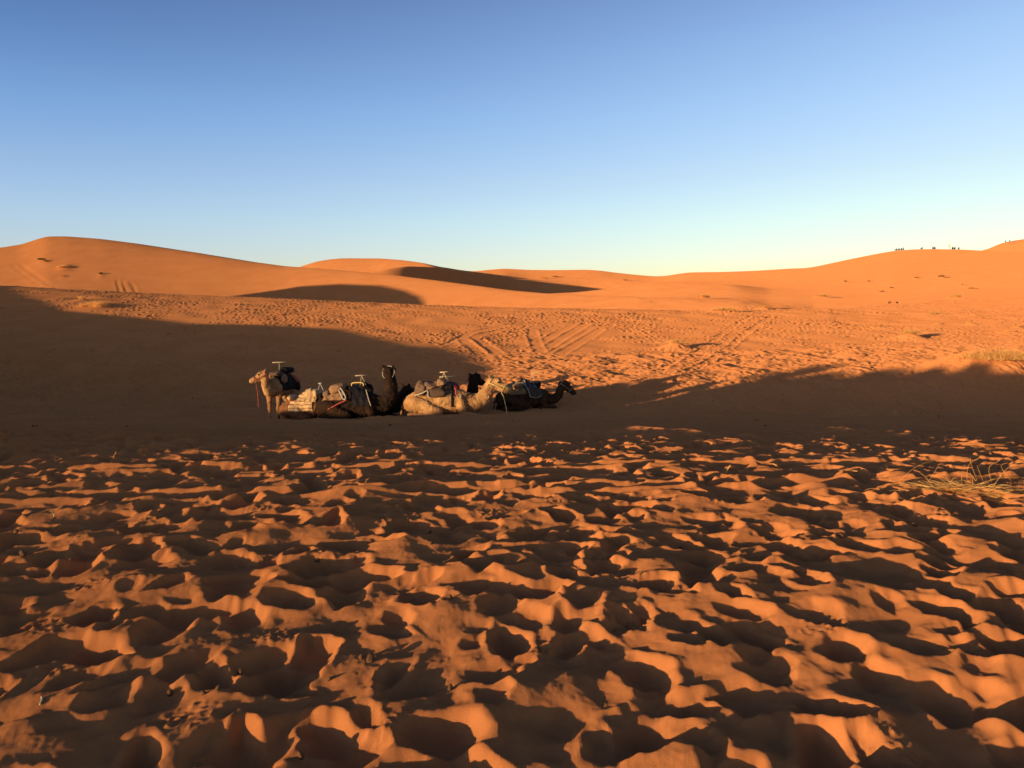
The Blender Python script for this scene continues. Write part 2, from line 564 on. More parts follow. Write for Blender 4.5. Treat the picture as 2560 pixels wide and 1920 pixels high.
def sand_material():
    m, nt, out = new_mat('sand')
    N, Lk = nt.nodes, nt.links
    geo = N.new('ShaderNodeNewGeometry')
    dif = N.new('ShaderNodeBsdfDiffuse')
    dif.inputs['Roughness'].default_value = 1.0
    n1 = N.new('ShaderNodeTexNoise')
    n1.inputs['Scale'].default_value = 0.35
    n1.inputs['Detail'].default_value = 8
    n2 = N.new('ShaderNodeTexNoise')
    n2.inputs['Scale'].default_value = 320.0
    n2.inputs['Detail'].default_value = 4
    n3 = N.new('ShaderNodeTexNoise')
    n3.inputs['Scale'].default_value = 9.0
    n3.inputs['Detail'].default_value = 6
    for n in (n1, n2, n3):
        Lk.new(geo.outputs['Position'], n.inputs['Vector'])
    ramp = N.new('ShaderNodeValToRGB')
    ramp.color_ramp.elements[0].position = 0.32
    ramp.color_ramp.elements[0].color = (*SAND_DARK, 1)
    ramp.color_ramp.elements[1].position = 0.68
    ramp.color_ramp.elements[1].color = (*SAND_LIGHT, 1)
    ad = N.new('ShaderNodeMath')
    ad.operation = 'ADD'
    mu = N.new('ShaderNodeMath')
    mu.operation = 'MULTIPLY'
    mu.inputs[1].default_value = 0.5
    s2 = N.new('ShaderNodeMath')
    s2.operation = 'MULTIPLY_ADD'
    s2.inputs[1].default_value = 0.9
    s2.inputs[2].default_value = -0.45
    Lk.new(n1.outputs['Fac'], ad.inputs[0])
    Lk.new(n3.outputs['Fac'], ad.inputs[1])
    Lk.new(ad.outputs[0], mu.inputs[0])
    Lk.new(n2.outputs['Fac'], s2.inputs[0])
    ad2 = N.new('ShaderNodeMath')
    ad2.operation = 'ADD'
    Lk.new(mu.outputs[0], ad2.inputs[0])
    Lk.new(s2.outputs[0], ad2.inputs[1])
    Lk.new(ad2.outputs[0], ramp.inputs['Fac'])
    Lk.new(ramp.outputs['Color'], dif.inputs['Color'])
    bump = N.new('ShaderNodeBump')
    bump.inputs['Strength'].default_value = 1.0
    bump.inputs['Distance'].default_value = 0.0065
    Lk.new(n2.outputs['Fac'], bump.inputs['Height'])
    Lk.new(bump.outputs['Normal'], dif.inputs['Normal'])
    Lk.new(dif.outputs[0], out.inputs['Surface'])
    return m


SAND_DARK = (0.43, 0.158, 0.053)
SAND_LIGHT = (0.53, 0.208, 0.074)
M_SAND = sand_material()

# ------------------------------------------------------------------ the ground mesh
th_mid = np.radians(np.linspace(-37.5, 37.5, 1320))
th_l = np.radians(np.concatenate([np.linspace(-180, -60, 61)[:-1], np.linspace(-60, -37.5, 76)[:-1]]))
th_r = np.radians(np.concatenate([np.linspace(37.5, 60, 46)[1:], np.linspace(60, 180, 41)[1:]]))
TH = np.concatenate([th_l, th_mid, th_r])
rs = [0.25, 0.5, 0.8, 1.1, 1.4, 1.7, 2.0]
while rs[-1] < 6000:
    r = rs[-1]
    if r < 11:
        st = max(0.0105, 0.0026 * r)
    elif r < 14:
        st = 0.03
    elif r < 32:
        st = 0.0022 * r
    elif r < 85:
        st = 0.0014 * r
    elif r < 110:
        st = 0.003 * r
    elif r < 480:
        st = 0.006 * r
    else:
        st = 0.08 * r
    rs.append(r + st)
RR = np.array(rs)
R2, T2 = np.meshgrid(RR, TH, indexing='ij')
GX, GY = R2 * np.sin(T2), R2 * np.cos(T2)
from mathutils import noise
# ------------------------------------------------------------------ materials for animals, cloth and plants
def two_tone(name, c1, c2, scale=3.0, detail=6, bump=0.0, bscale=40.0, rough=0.9, stretch=None, lo=0.35, hi=0.65):
    m, nt, out = new_mat(name)
    N, Lk = nt.nodes, nt.links
    tc = N.new('ShaderNodeTexCoord')
    src = tc.outputs['Object']
    if stretch:
        mp = N.new('ShaderNodeMapping')
        mp.inputs['Scale'].default_value = stretch
        Lk.new(src, mp.inputs['Vector'])
        src = mp.outputs['Vector']
    n = N.new('ShaderNodeTexNoise')
    n.inputs['Scale'].default_value = scale
    n.inputs['Detail'].default_value = detail
    Lk.new(src, n.inputs['Vector'])
    r = N.new('ShaderNodeValToRGB')
    r.color_ramp.elements[0].position, r.color_ramp.elements[1].position = lo, hi
    r.color_ramp.elements[0].color, r.color_ramp.elements[1].color = (*c1, 1), (*c2, 1)
    Lk.new(n.outputs['Fac'], r.inputs['Fac'])
    b = N.new('ShaderNodeBsdfPrincipled')
    b.inputs['Roughness'].default_value = rough
    b.inputs['Specular IOR Level'].default_value = 0.15
    Lk.new(r.outputs['Color'], b.inputs['Base Color'])
    if bump:
        n2 = N.new('ShaderNodeTexNoise')
        n2.inputs['Scale'].default_value = bscale
        n2.inputs['Detail'].default_value = 4
        Lk.new(src, n2.inputs['Vector'])
        bp = N.new('ShaderNodeBump')
        bp.inputs['Strength'].default_value = 0.8
        bp.inputs['Distance'].default_value = bump
        Lk.new(n2.outputs['Fac'], bp.inputs['Height'])
        Lk.new(bp.outputs['Normal'], b.inputs['Normal'])
    Lk.new(b.outputs[0], out.inputs['Surface'])
    return m


def striped(name, cols, axis, scale, distort=1.5):
    """woven blanket: bands of colour along one axis of the cloth's own space."""
    m, nt, out = new_mat(name)
    N, Lk = nt.nodes, nt.links
    tc = N.new('ShaderNodeTexCoord')
    w = N.new('ShaderNodeTexWave')
    w.wave_type = 'BANDS'
    w.bands_direction = axis
    w.wave_profile = 'SAW'
    w.inputs['Scale'].default_value = scale
    w.inputs['Distortion'].default_value = distort
    w.inputs['Detail'].default_value = 2.0
    w.inputs['Detail Scale'].default_value = 1.5
    Lk.new(tc.outputs['Object'], w.inputs['Vector'])
    r = N.new('ShaderNodeValToRGB')
    r.color_ramp.interpolation = 'CONSTANT'
    el = r.color_ramp.elements
    while len(el) < len(cols):
        el.new(0.5)
    for e, (p, c) in zip(el, cols):
        e.position = p
        e.color = (*c, 1)
    Lk.new(w.outputs['Fac'], r.inputs['Fac'])
    b = N.new('ShaderNodeBsdfPrincipled')
    b.inputs['Roughness'].default_value = 0.95
    b.inputs['Specular IOR Level'].default_value = 0.1
    Lk.new(r.outputs['Color'], b.inputs['Base Color'])
    Lk.new(b.outputs[0], out.inputs['Surface'])
    return m


FUR_PALE = two_tone('pale fur', (0.26, 0.125, 0.048), (0.46, 0.245, 0.095), 3.2, 8, 0.02, 45)
FUR_TAN = two_tone('tan fur', (0.21, 0.095, 0.038), (0.44, 0.235, 0.095), 2.2, 6, 0.015, 45)
FUR_BROWN = two_tone('brown fur', (0.11, 0.045, 0.017), (0.24, 0.10, 0.038), 2.4, 8, 0.02, 45)
FUR_DARK = two_tone('dark fur', (0.009, 0.005, 0.003), (0.032, 0.014, 0.006), 2.4, 8, 0.025, 40)
FUR_RUST = two_tone('rusty dark fur', (0.035, 0.015, 0.007), (0.10, 0.040, 0.014), 2.2, 8, 0.02, 40)
EYE_MAT = two_tone('eye', (0.006, 0.005, 0.004), (0.012, 0.009, 0.007), 3, 2, 0, 40, 0.15)
WHITE_ROPE = two_tone('white rope', (0.30, 0.24, 0.16), (0.46, 0.38, 0.27), 30, 3)
RED_ROPE = two_tone('red rope', (0.26, 0.04, 0.03), (0.38, 0.08, 0.055), 30, 3)
GREY_ROPE = two_tone('grey rope', (0.30, 0.27, 0.23), (0.45, 0.41, 0.35), 30, 3)
YELLOW_ROPE = two_tone('yellow rope', (0.62, 0.45, 0.14), (0.78, 0.60, 0.25), 30, 3)
BLACK_CLOTH = two_tone('black cloth', (0.007, 0.0055, 0.005), (0.014, 0.010, 0.009), 8, 5, 0.01, 30)
NAVY = two_tone('navy cloth', (0.007, 0.006, 0.009), (0.014, 0.011, 0.014), 6, 5, 0.01, 30)
TAN_CLOTH = two_tone('tan blanket', (0.20, 0.105, 0.052), (0.28, 0.155, 0.078), 6, 6, 0.012, 60)
GREY_BROWN = two_tone('grey brown canvas', (0.14, 0.077, 0.044), (0.20, 0.115, 0.066), 5, 6, 0.012, 60)
BROWN_FLAP = two_tone('dark brown canvas', (0.075, 0.044, 0.028), (0.11, 0.066, 0.042), 5, 6, 0.012, 60)
MAROON = two_tone('maroon cloth', (0.12, 0.016, 0.020), (0.20, 0.030, 0.030), 6, 5, 0.01, 50)
RUST_RED = two_tone('red blanket', (0.36, 0.065, 0.025), (0.50, 0.12, 0.04), 6, 5, 0.01, 50)
SPECKLED = two_tone('speckled blue cloth', (0.014, 0.014, 0.018), (0.18, 0.165, 0.155), 22, 3, 0.01, 50, lo=0.5, hi=0.62)
LIGHT_TRIM = two_tone('light trim', (0.28, 0.22, 0.145), (0.40, 0.33, 0.22), 20, 3)
METAL = two_tone('pale painted metal', (0.40, 0.29, 0.14), (0.56, 0.42, 0.22), 20, 3, 0, 40, 0.55)
YELLOW_TUBE = two_tone('yellow painted metal', (0.50, 0.31, 0.09), (0.60, 0.40, 0.14), 20, 3, 0, 40, 0.5)
DARK_METAL = two_tone('dark iron', (0.05, 0.04, 0.035), (0.09, 0.07, 0.06), 20, 3, 0, 40, 0.6)
CREAM_STRIPE = striped('cream striped blanket', [(0.0, (0.46, 0.29, 0.135)), (0.35, (0.50, 0.33, 0.16)), (0.70, (0.20, 0.05, 0.025)), (0.90, (0.38, 0.235, 0.11))], 'Z', 2.6, 3.0)
CREAM = two_tone('cream blanket', (0.38, 0.235, 0.11), (0.50, 0.32, 0.15), 8, 5, 0.012, 50)
GREY_STRIPE = striped('maroon and grey blanket', [(0.0, (0.15, 0.02, 0.025)), (0.45, (0.36, 0.33, 0.31)), (0.62, (0.05, 0.04, 0.045)), (0.72, (0.15, 0.02, 0.025))], 'X', 2.4, 0.6)


# ------------------------------------------------------------------ mesh makers
ICO = None


def ico():
    global ICO
    if ICO is None:
        bm = bmesh.new()
        bmesh.ops.create_icosphere(bm, subdivisions=2, radius=1.0)
        v = np.array([q.co[:] for q in bm.verts])
        f = np.array([[q.index for q in p.verts] for p in bm.faces])
        bm.free()
        ICO = (v, f)
    return ICO


def chain(balls, pts):
    """pts: (x, y, z, r) or (x, y, z, rx, ry, rz); fills the gaps between them with more balls."""
    P = [p if len(p) == 6 else (*p[:3], p[3], p[3], p[3]) for p in pts]
    P = [np.array(p, float) for p in P]
    for a, b in zip(P[:-1], P[1:]):
        L = np.linalg.norm(b[:3] - a[:3])
        n = max(1, int(L / (0.28 * min(a[3:].min(), b[3:].min()))))
        for i in range(n):
            balls.append(a + (b - a) * i / n)
    balls.append(P[-1])


def limb(balls, pts, mirror=True):
    chain(balls, pts)
    if mirror:
        chain(balls, [(p[0], -p[1], *p[2:]) for p in pts])


def blob_mesh(name, balls, voxel=0.022, smooth=7):
    """one continuous skin round a set of overlapping balls."""
    v, f = ico()
    V = np.concatenate([v * b[3:6] + b[:3] for b in balls])
    F = np.concatenate([f + i * len(v) for i in range(len(balls))])
    me = bpy.data.meshes.new(name)
    me.from_pydata(V.tolist(), [], F.tolist())
    o = bpy.data.objects.new(name, me)
    COL.objects.link(o)
    m = o.modifiers.new('r', 'REMESH')
    m.mode = 'VOXEL'
    m.voxel_size = voxel
    m.use_smooth_shade = True
    s = o.modifiers.new('s', 'SMOOTH')
    s.factor = 0.5
    s.iterations = smooth
    dg = bpy.context.evaluated_depsgraph_get()
    me2 = bpy.data.meshes.new_from_object(o.evaluated_get(dg))
    bpy.data.objects.remove(o)
    bpy.data.meshes.remove(me)
    me2.name = name
    me2.polygons.foreach_set('use_smooth', np.ones(len(me2.polygons), bool))
    return me2


def tube_data(pts, r, n=8, closed=False):
    P = [Vector(p) for p in pts]
    V, F = [], []
    k = len(P)
    rr = r if hasattr(r, '__len__') else [r] * k
    up = Vector((0.13, 0.27, 0.95)).normalized()
    for i, p in enumerate(P):
        a = P[(i - 1) % k] if (closed or i > 0) else p
        b = P[(i + 1) % k] if (closed or i < k - 1) else p
        t = (b - a)
        t = t.normalized() if t.length > 1e-9 else Vector((0, 0, 1))
        u = up.cross(t)
        u = u.normalized() if u.length > 1e-3 else Vector((1, 0, 0))
        w = t.cross(u)
        for j in range(n):
            an = 2 * math.pi * j / n
            V.append(p + (u * math.cos(an) + w * math.sin(an)) * rr[i])
    for i in range(k if closed else k - 1):
        for j in range(n):
            a, b = i * n + j, i * n + (j + 1) % n
            c, d = ((i + 1) % k) * n + (j + 1) % n, ((i + 1) % k) * n + j
            F.append((a, b, c, d))
    if not closed:
        F.append(tuple(range(n - 1, -1, -1)))
        F.append(tuple((k - 1) * n + j for j in range(n)))
    return V, F


def tubes(name, specs, mat, parent=None):
    V, F = [], []
    for sp in specs:
        v, f = tube_data(*sp)
        o = len(V)
        V += [tuple(q) for q in v]
        F += [tuple(i + o for i in q) for q in f]
    me = bpy.data.meshes.new(name)
    me.from_pydata(V, [], F)
    me.polygons.foreach_set('use_smooth', np.ones(len(me.polygons), bool))
    return link(name, me, mat, parent)


def spline(pts, n=8):
    """smooth polyline through points (Catmull-Rom)."""
    P = [np.array(p, float) for p in pts]
    P = [2 * P[0] - P[1]] + P + [2 * P[-1] - P[-2]]
    out = []
    for i in range(1, len(P) - 2):
        for k in range(n):
            t = k / n
            out.append(0.5 * ((2 * P[i]) + (-P[i - 1] + P[i + 1]) * t + (2 * P[i - 1] - 5 * P[i] + 4 * P[i + 1] - P[i + 2]) * t * t
                              + (-P[i - 1] + 3 * P[i] - 3 * P[i + 1] + P[i + 2]) * t**3))
    out.append(P[-2])
    return out


def pillow(name, loc, size, mat, parent, rot=(0, 0, 0), seed=0, lump=0.08, power=0.75):
    """a stuffed bag or rolled cushion with soft uneven sides."""
    bm = bmesh.new()
    bmesh.ops.create_uvsphere(bm, u_segments=28, v_segments=18, radius=1.0)
    R = Euler(rot).to_matrix()
    rr = random.Random(seed)
    ph = [rr.uniform(0, 6.28) for _ in range(6)]
    for v in bm.verts:
        p = v.co.copy()
        q = Vector([math.copysign(abs(c) ** power, c) for c in p])
        w = 1 + lump * (math.sin(5 * p.x + ph[0]) * math.sin(4 * p.y + ph[1]) + 0.6 * math.sin(9 * p.z + 4 * p.x + ph[2]) * math.cos(7 * p.y + ph[3]))
        q = Vector((q.x * size[0], q.y * size[1], q.z * size[2])) * w
        v.co = R @ q + Vector(loc)
    me = bpy.data.meshes.new(name)
    bm.to_mesh(me)
    bm.free()
    me.polygons.foreach_set('use_smooth', np.ones(len(me.polygons), bool))
    return link(name, me, mat, parent)


def drape(name, bvh, x0, x1, f0, f1, zc, off, mat, parent, sag=0.0, nx=26, nf=36, seed=0, skew=0.0):
    """cloth lying on a back: rays from outside find the skin and the cloth lies off above it."""
    rr = random.Random(seed)
    a, b = rr.uniform(0, 6), rr.uniform(0, 6)
    V = []
    for i in range(nx + 1):
        for j in range(nf + 1):
            s, t = i / nx, j / nf
            f = math.radians(f0 + (f1 - f0) * t)
            x = x0 + (x1 - x0) * s + skew * math.sin(abs(f)) + 0.02 * math.sin(3 * f + a)
            dirv = Vector((0, math.sin(f), math.cos(f)))
            o = Vector((x, 0, zc))
            hit = bvh.ray_cast(o + dirv * 2.5, -dirv)
            r = (hit[0] - o).length if hit[0] is not None and (hit[0] - o).dot(dirv) > 0 else 0.3
            V.append([x, f, r, s, t])
    V = np.array(V).reshape(nx + 1, nf + 1, 5)
    r = V[..., 2]
    for _ in range(3):          # cloth bridges small dips
        q = r.copy()
        q[1:-1, 1:-1] = (r[1:-1, 1:-1] * 2 + r[:-2, 1:-1] + r[2:, 1:-1] + r[1:-1, :-2] + r[1:-1, 2:]) / 6
        r = np.maximum(r, q)
    r = r + off + 0.008 * np.sin(V[..., 3] * 17 + b) * np.sin(V[..., 4] * 9 + a) + sag * np.abs(np.sin(V[..., 1])) ** 2
    X, Y, Z = V[..., 0], np.sin(V[..., 1]) * r, zc + np.cos(V[..., 1]) * r
    Z = np.maximum(Z, 0.03)
    me = grid_mesh(name, X, Y, Z)
    o = link(name, me, mat, parent)
    sd = o.modifiers.new('thickness', 'SOLIDIFY')
    sd.thickness = 0.018
    sd.offset = 1.0
    return o


def edge_line(bvh, x, f0, f1, zc, off, n=30, dx=0.0):
    out = []
    for j in range(n + 1):
        f = math.radians(f0 + (f1 - f0) * j / n)
        d = Vector((0, math.sin(f), math.cos(f)))
        xx = x + dx * j / n
        o = Vector((xx, 0, zc))
        h = bvh.ray_cast(o + d * 2.5, -d)
        r = (h[0] - o).length if h[0] is not None else 0.4
        p = o + d * (r + off)
        out.append((p.x, p.y, max(p.z, 0.02)))
    return out


# ------------------------------------------------------------------ dry desert bushes
def straw_material(name, c1, c2):
    m, nt, out = new_mat(name)
    N, Lk = nt.nodes, nt.links
    tc = N.new('ShaderNodeTexCoord')
    n = N.new('ShaderNodeTexNoise')
    n.inputs['Scale'].default_value = 9.0
    Lk.new(tc.outputs['Object'], n.inputs['Vector'])
    r = N.new('ShaderNodeValToRGB')
    r.color_ramp.elements[0].position, r.color_ramp.elements[1].position = 0.35, 0.65
    r.color_ramp.elements[0].color, r.color_ramp.elements[1].color = (*c1, 1), (*c2, 1)
    Lk.new(n.outputs['Fac'], r.inputs['Fac'])
    d = N.new('ShaderNodeBsdfDiffuse')
    t = N.new('ShaderNodeBsdfTranslucent')
    mx = N.new('ShaderNodeMixShader')
    mx.inputs[0].default_value = 0.42
    Lk.new(r.outputs['Color'], d.inputs['Color'])
    Lk.new(r.outputs['Color'], t.inputs['Color'])
    Lk.new(d.outputs[0], mx.inputs[1])
    Lk.new(t.outputs[0], mx.inputs[2])
    Lk.new(mx.outputs[0], out.inputs['Surface'])
    return m


STRAW = straw_material('dry straw', (0.80, 0.40, 0.105), (0.95, 0.57, 0.19))
STRAW_DULL = straw_material('dull dry twigs', (0.40, 0.19, 0.06), (0.56, 0.30, 0.10))
STRAW_DARK = straw_material('grey dry twigs', (0.10, 0.065, 0.03), (0.20, 0.13, 0.06))


def bush_mesh(n, rx, ry, h, blade, width, seed, upright=0.5, arc=0.5):
    """many thin bent stalks rooted through a patch of sand."""
    r = np.random.default_rng(seed)
    V, F = [], []
    cl = r.normal(0, 0.42, (max(3, n // 45), 2))
    for i in range(n):
        c = cl[r.integers(len(cl))] + r.normal(0, 0.16, 2)
        q = np.hypot(*c)
        base = np.array([c[0] * rx, c[1] * ry, -0.01])
        hh = h * max(0.25, 1.0 - 0.55 * q * q) * r.uniform(0.35, 1.0)
        L = blade * r.uniform(0.5, 1.1)
        a = r.uniform(0, 2 * math.pi) if r.random() < 0.5 else math.atan2(c[1], c[0]) + r.normal(0, 0.6)
        out = np.array([math.cos(a), math.sin(a), 0.0])
        p1 = base + out * L * (1 - upright) * 0.45 + np.array([0, 0, hh * 0.75])
        p2 = base + out * L * (1 - upright * 0.6) + np.array([0, 0, hh * (1 - arc * r.uniform(0, 1.2))])
        w = width * r.uniform(0.6, 1.3)
        roll = r.uniform(0, math.pi)
        side = np.array([-out[1] * math.cos(roll), out[0] * math.cos(roll), math.sin(roll)]) * w
        o = len(V)
        for t in (0.0, 0.35, 0.7, 1.0):
            p = base * (1 - t) ** 2 + 2 * p1 * t * (1 - t) + p2 * t * t
            s = side * (1 - 0.75 * t)
            V += [tuple(p - s), tuple(p + s)]
        for k in range(3):
            F.append((o + 2 * k, o + 2 * k + 1, o + 2 * k + 3, o + 2 * k + 2))
    me = bpy.data.meshes.new('bush')
    me.from_pydata(V, [], F)
    return me


# px, py of the foot, width in px, height in px, mound height factor, material, label
BUSHES = [
    (2464, 930, 236, 64, 0.62, STRAW, 'largest dry bush, a wide golden mound at the right edge above the shadow'),
    (2276, 848, 66, 22, 0.5, STRAW, 'golden bush on a sand mound left of and above the largest bush'),
    (1688, 872, 70, 20, 0.6, STRAW, 'dry bush on a small mound beside the double trail of hoof prints'),
    (246, 766, 84, 24, 0.2, STRAW, 'broad straw coloured bush in the sunlit patch on the left rise'),
    (205, 752, 36, 14, 0.2, STRAW, 'small straw tuft just left of the broad bush in the sunlit patch'),
    (1806, 780, 70, 14, 0.45, STRAW, 'long low bush at the foot of the front dune, right of centre'),
    (1912, 773, 34, 10, 0.4, STRAW, 'small bush next to the long low bush on its right'),
    (1756, 746, 38, 11, 0.4, STRAW, 'small pale bush on the slope of the front dune above the long low bush'),
    (2054, 744, 36, 10, 0.4, STRAW, 'small pale bush alone at the foot of the right dune'),
    (2384, 748, 46, 12, 0.45, STRAW, 'low bush with a dark shadow below the row of people'),
    (2334, 786, 54, 9, 0.2, STRAW, 'flat row of pale tufts on the right slope under the low bush'),
    (2344, 811, 22, 7, 0.3, STRAW, 'tiny pale tuft below the flat row of tufts'),
    (2428, 813, 28, 8, 0.3, STRAW, 'tiny pale tuft to the right of the flat row of tufts'),
    (2541, 819, 26, 9, 0.3, STRAW, 'tiny tuft by the right edge of the slope above the largest bush'),
    (2522, 832, 30, 7, 0.2, STRAW, 'faint flat tuft below the tiny tuft at the right edge'),
    (2436, 789, 18, 6, 0.3, STRAW, 'faint tuft between the low bush and the tiny pale tufts'),
    (103, 652, 24, 7, 0.3, STRAW_DARK, 'topmost dark tuft high on the left dune'),
    (116, 657, 22, 7, 0.3, STRAW_DULL, 'tuft close under the topmost dark tuft on the left dune'),
    (162, 671, 34, 11, 0.5, STRAW, 'pale bush on a bump of the left dune with a long shadow'),
    (253, 688, 18, 8, 0.3, STRAW_DARK, 'dark bush alone in the middle of the left dune face'),
    (157, 693, 16, 5, 0.4, STRAW_DULL, 'faint small tuft under the pale bush on the left dune'),
    (2112, 707, 16, 6, 0.4, STRAW_DULL, 'leftmost small tuft on the face of the right dune'),
    (2174, 706, 12, 6, 0.3, STRAW_DULL, 'small tuft on the right dune, second from the left'),
    (2290, 697, 14, 6, 0.3, STRAW_DULL, 'small dull tuft on the right dune below the lone sitting person'),
    (2354, 696, 18, 8, 0.4, STRAW_DULL, 'dull tuft on the right dune below the standing person'),
    (2406, 715, 16, 5, 0.4, STRAW, 'upper tuft of the pair on the lower right dune'),
    (2426, 724, 24, 6, 0.4, STRAW, 'lower tuft of the pair on the lower right dune'),
    (2206, 731, 12, 6, 0.2, STRAW_DARK, 'dark twig tuft low on the right dune'),
    (2228, 721, 10, 5, 0.2, STRAW_DARK, 'dark twig tuft a little above the other dark one on the right dune'),
    (2222, 760, 14, 9, 0.1, STRAW_DARK, 'dark upright twigs on the flat below the right dune, left one of two'),
    (2244, 759, 12, 9, 0.1, STRAW_DARK, 'dark upright twigs on the flat below the right dune, right one of two'),
    (1561, 703, 14, 5, 0.4, STRAW, 'tiny pale tuft on the far ridge behind the long dune shadow'),
    (1362, 697, 18, 5, 0.4, STRAW, 'pale tuft at the top of the long dune shadow'),
    (1388, 694, 14, 5, 0.4, STRAW_DULL, 'dull tuft next to the pale one at the top of the long dune shadow'),
]
BUSH_AT = []
for (bx, by, w, h, mf, mat, lab) in BUSHES:
    x, y = on_ground(bx, by)
    k = y / FPX
    W, H = w * k, h * k
    MOUNDS.append((x, y, W * 0.34, H * mf * 1.35))
    BUSH_AT.append((x, y - (0.22 * W if W > 2 else 0.0), W, H * (1 - 0.7 * mf), mat, lab))
# unseen bushes added on that dune, standing in for palms, to cast the shadow fringe
CREST = [(-19.9, 1.2, 'unseen bush added at the left to cast the tallest peak of the shadow fringe'),
         (-18.6, 0.45, 'unseen bush added at the left to cast a low bump of the shadow fringe'),
         (-16.6, 0.65, 'unseen bush added at the left to cast the middle peak of the shadow fringe'),
         (-14.7, 0.55, 'unseen bush added at the left to cast a blunt peak of the shadow fringe'),
         (-13.4, 0.75, 'unseen bush added at the left to cast the last peak of the shadow fringe')]


def plant_bushes():
    for i, (x, y, W, H, mat, lab) in enumerate(BUSH_AT):
        big = W > 1.6 or y < 60
        n = int(np.clip(330 * W, 120, 1500)) if big else int(np.clip(80 * W, 50, 140))
        me = bush_mesh(n, W * 0.42, W * 0.34, H, H * 0.8, max(0.006, 0.00022 * y), 100 + i, 0.6, 0.35)
        o = link('dry_bush', me, mat)
        o.location = (x, y, gz(x, y) - 0.02)
        tag(o, lab, 'bush', 'dry bushes scattered over the sand')
    for i, (v, h, lab) in enumerate(CREST):
        x, y = LX * RIDGE_U + LY * v, LY * RIDGE_U - LX * v
        me = bush_mesh(420, 0.7 + 0.3 * h, 0.7 + 0.3 * h, h, h * 0.7, 0.03, 300 + i, 0.65, 0.3)
        o = link('dry_bush', me, STRAW_DULL)
        o.location = (x, y, gz(x, y) - 0.03)
        tag(o, lab, 'bush', 'unseen bushes added to cast the shadow fringe')
    # the loose straw tuft near the eye
    x, y = on_ground(2400, 1224)
    me = bush_mesh(620, 0.40, 0.17, 0.13, 0.28, 0.0034, 501, 0.15, 0.6)
    o = link('straw_tuft', me, STRAW)
    o.location = (x, y, max(gz(x + a, y + b) for a in (-0.3, 0, 0.3) for b in (-0.15, 0, 0.15)) - 0.03)
    tag(o, 'loose tuft of yellow straw on the near sand at the right', 'straw tuft')
    r = random.Random(5)
    extra = [(r.uniform(-0.6, 0.6), r.uniform(-0.2, 0.28), r.uniform(0.15, 0.4), r.uniform(0.1, 1.2), r.uniform(0, 6.28)) for _ in range(14)]
    for (dx, dy, L, lean, hd) in extra + [(-0.42, 0.25, 0.42, 0.55, 0.25), (-0.15, 0.30, 0.30, 0.9, 0.6), (0.12, 0.2, 0.17, 1.2, 1.0), (0.30, 0.25, 0.27, 1.2, 2.4),
                                  (0.36, 0.25, 0.22, 1.1, 2.2), (0.42, 0.22, 0.28, 1.5, 0.3), (0.33, 0.2, 0.22, 0.9, 2.6), (0.05, 0.05, 0.5, 0.25, 0.1),
                                  (0.35, -0.05, 0.8, 0.06, -0.25), (0.45, -0.15, 0.7, 0.05, -0.6), (0.4, 0.12, 0.6, 0.1, 0.05), (-0.5, -0.1, 0.4, 0.1, 2.9)]:
        p0 = np.array([dx, dy, gz(x + dx, y + dy) - gz(x, y)])
        d = np.array([math.cos(hd) * math.cos(lean), math.sin(hd) * math.cos(lean), math.sin(lean)])
        mid_ = p0 + d * L * 0.55 + np.array([r.uniform(-.04, .04), r.uniform(-.04, .04), 0.02])
        tubes('stalk', [(spline([tuple(p0), tuple(mid_), tuple(p0 + d * L + np.array([0.03, 0, -0.03]))], 5), 0.0014, 5)], STRAW, o)


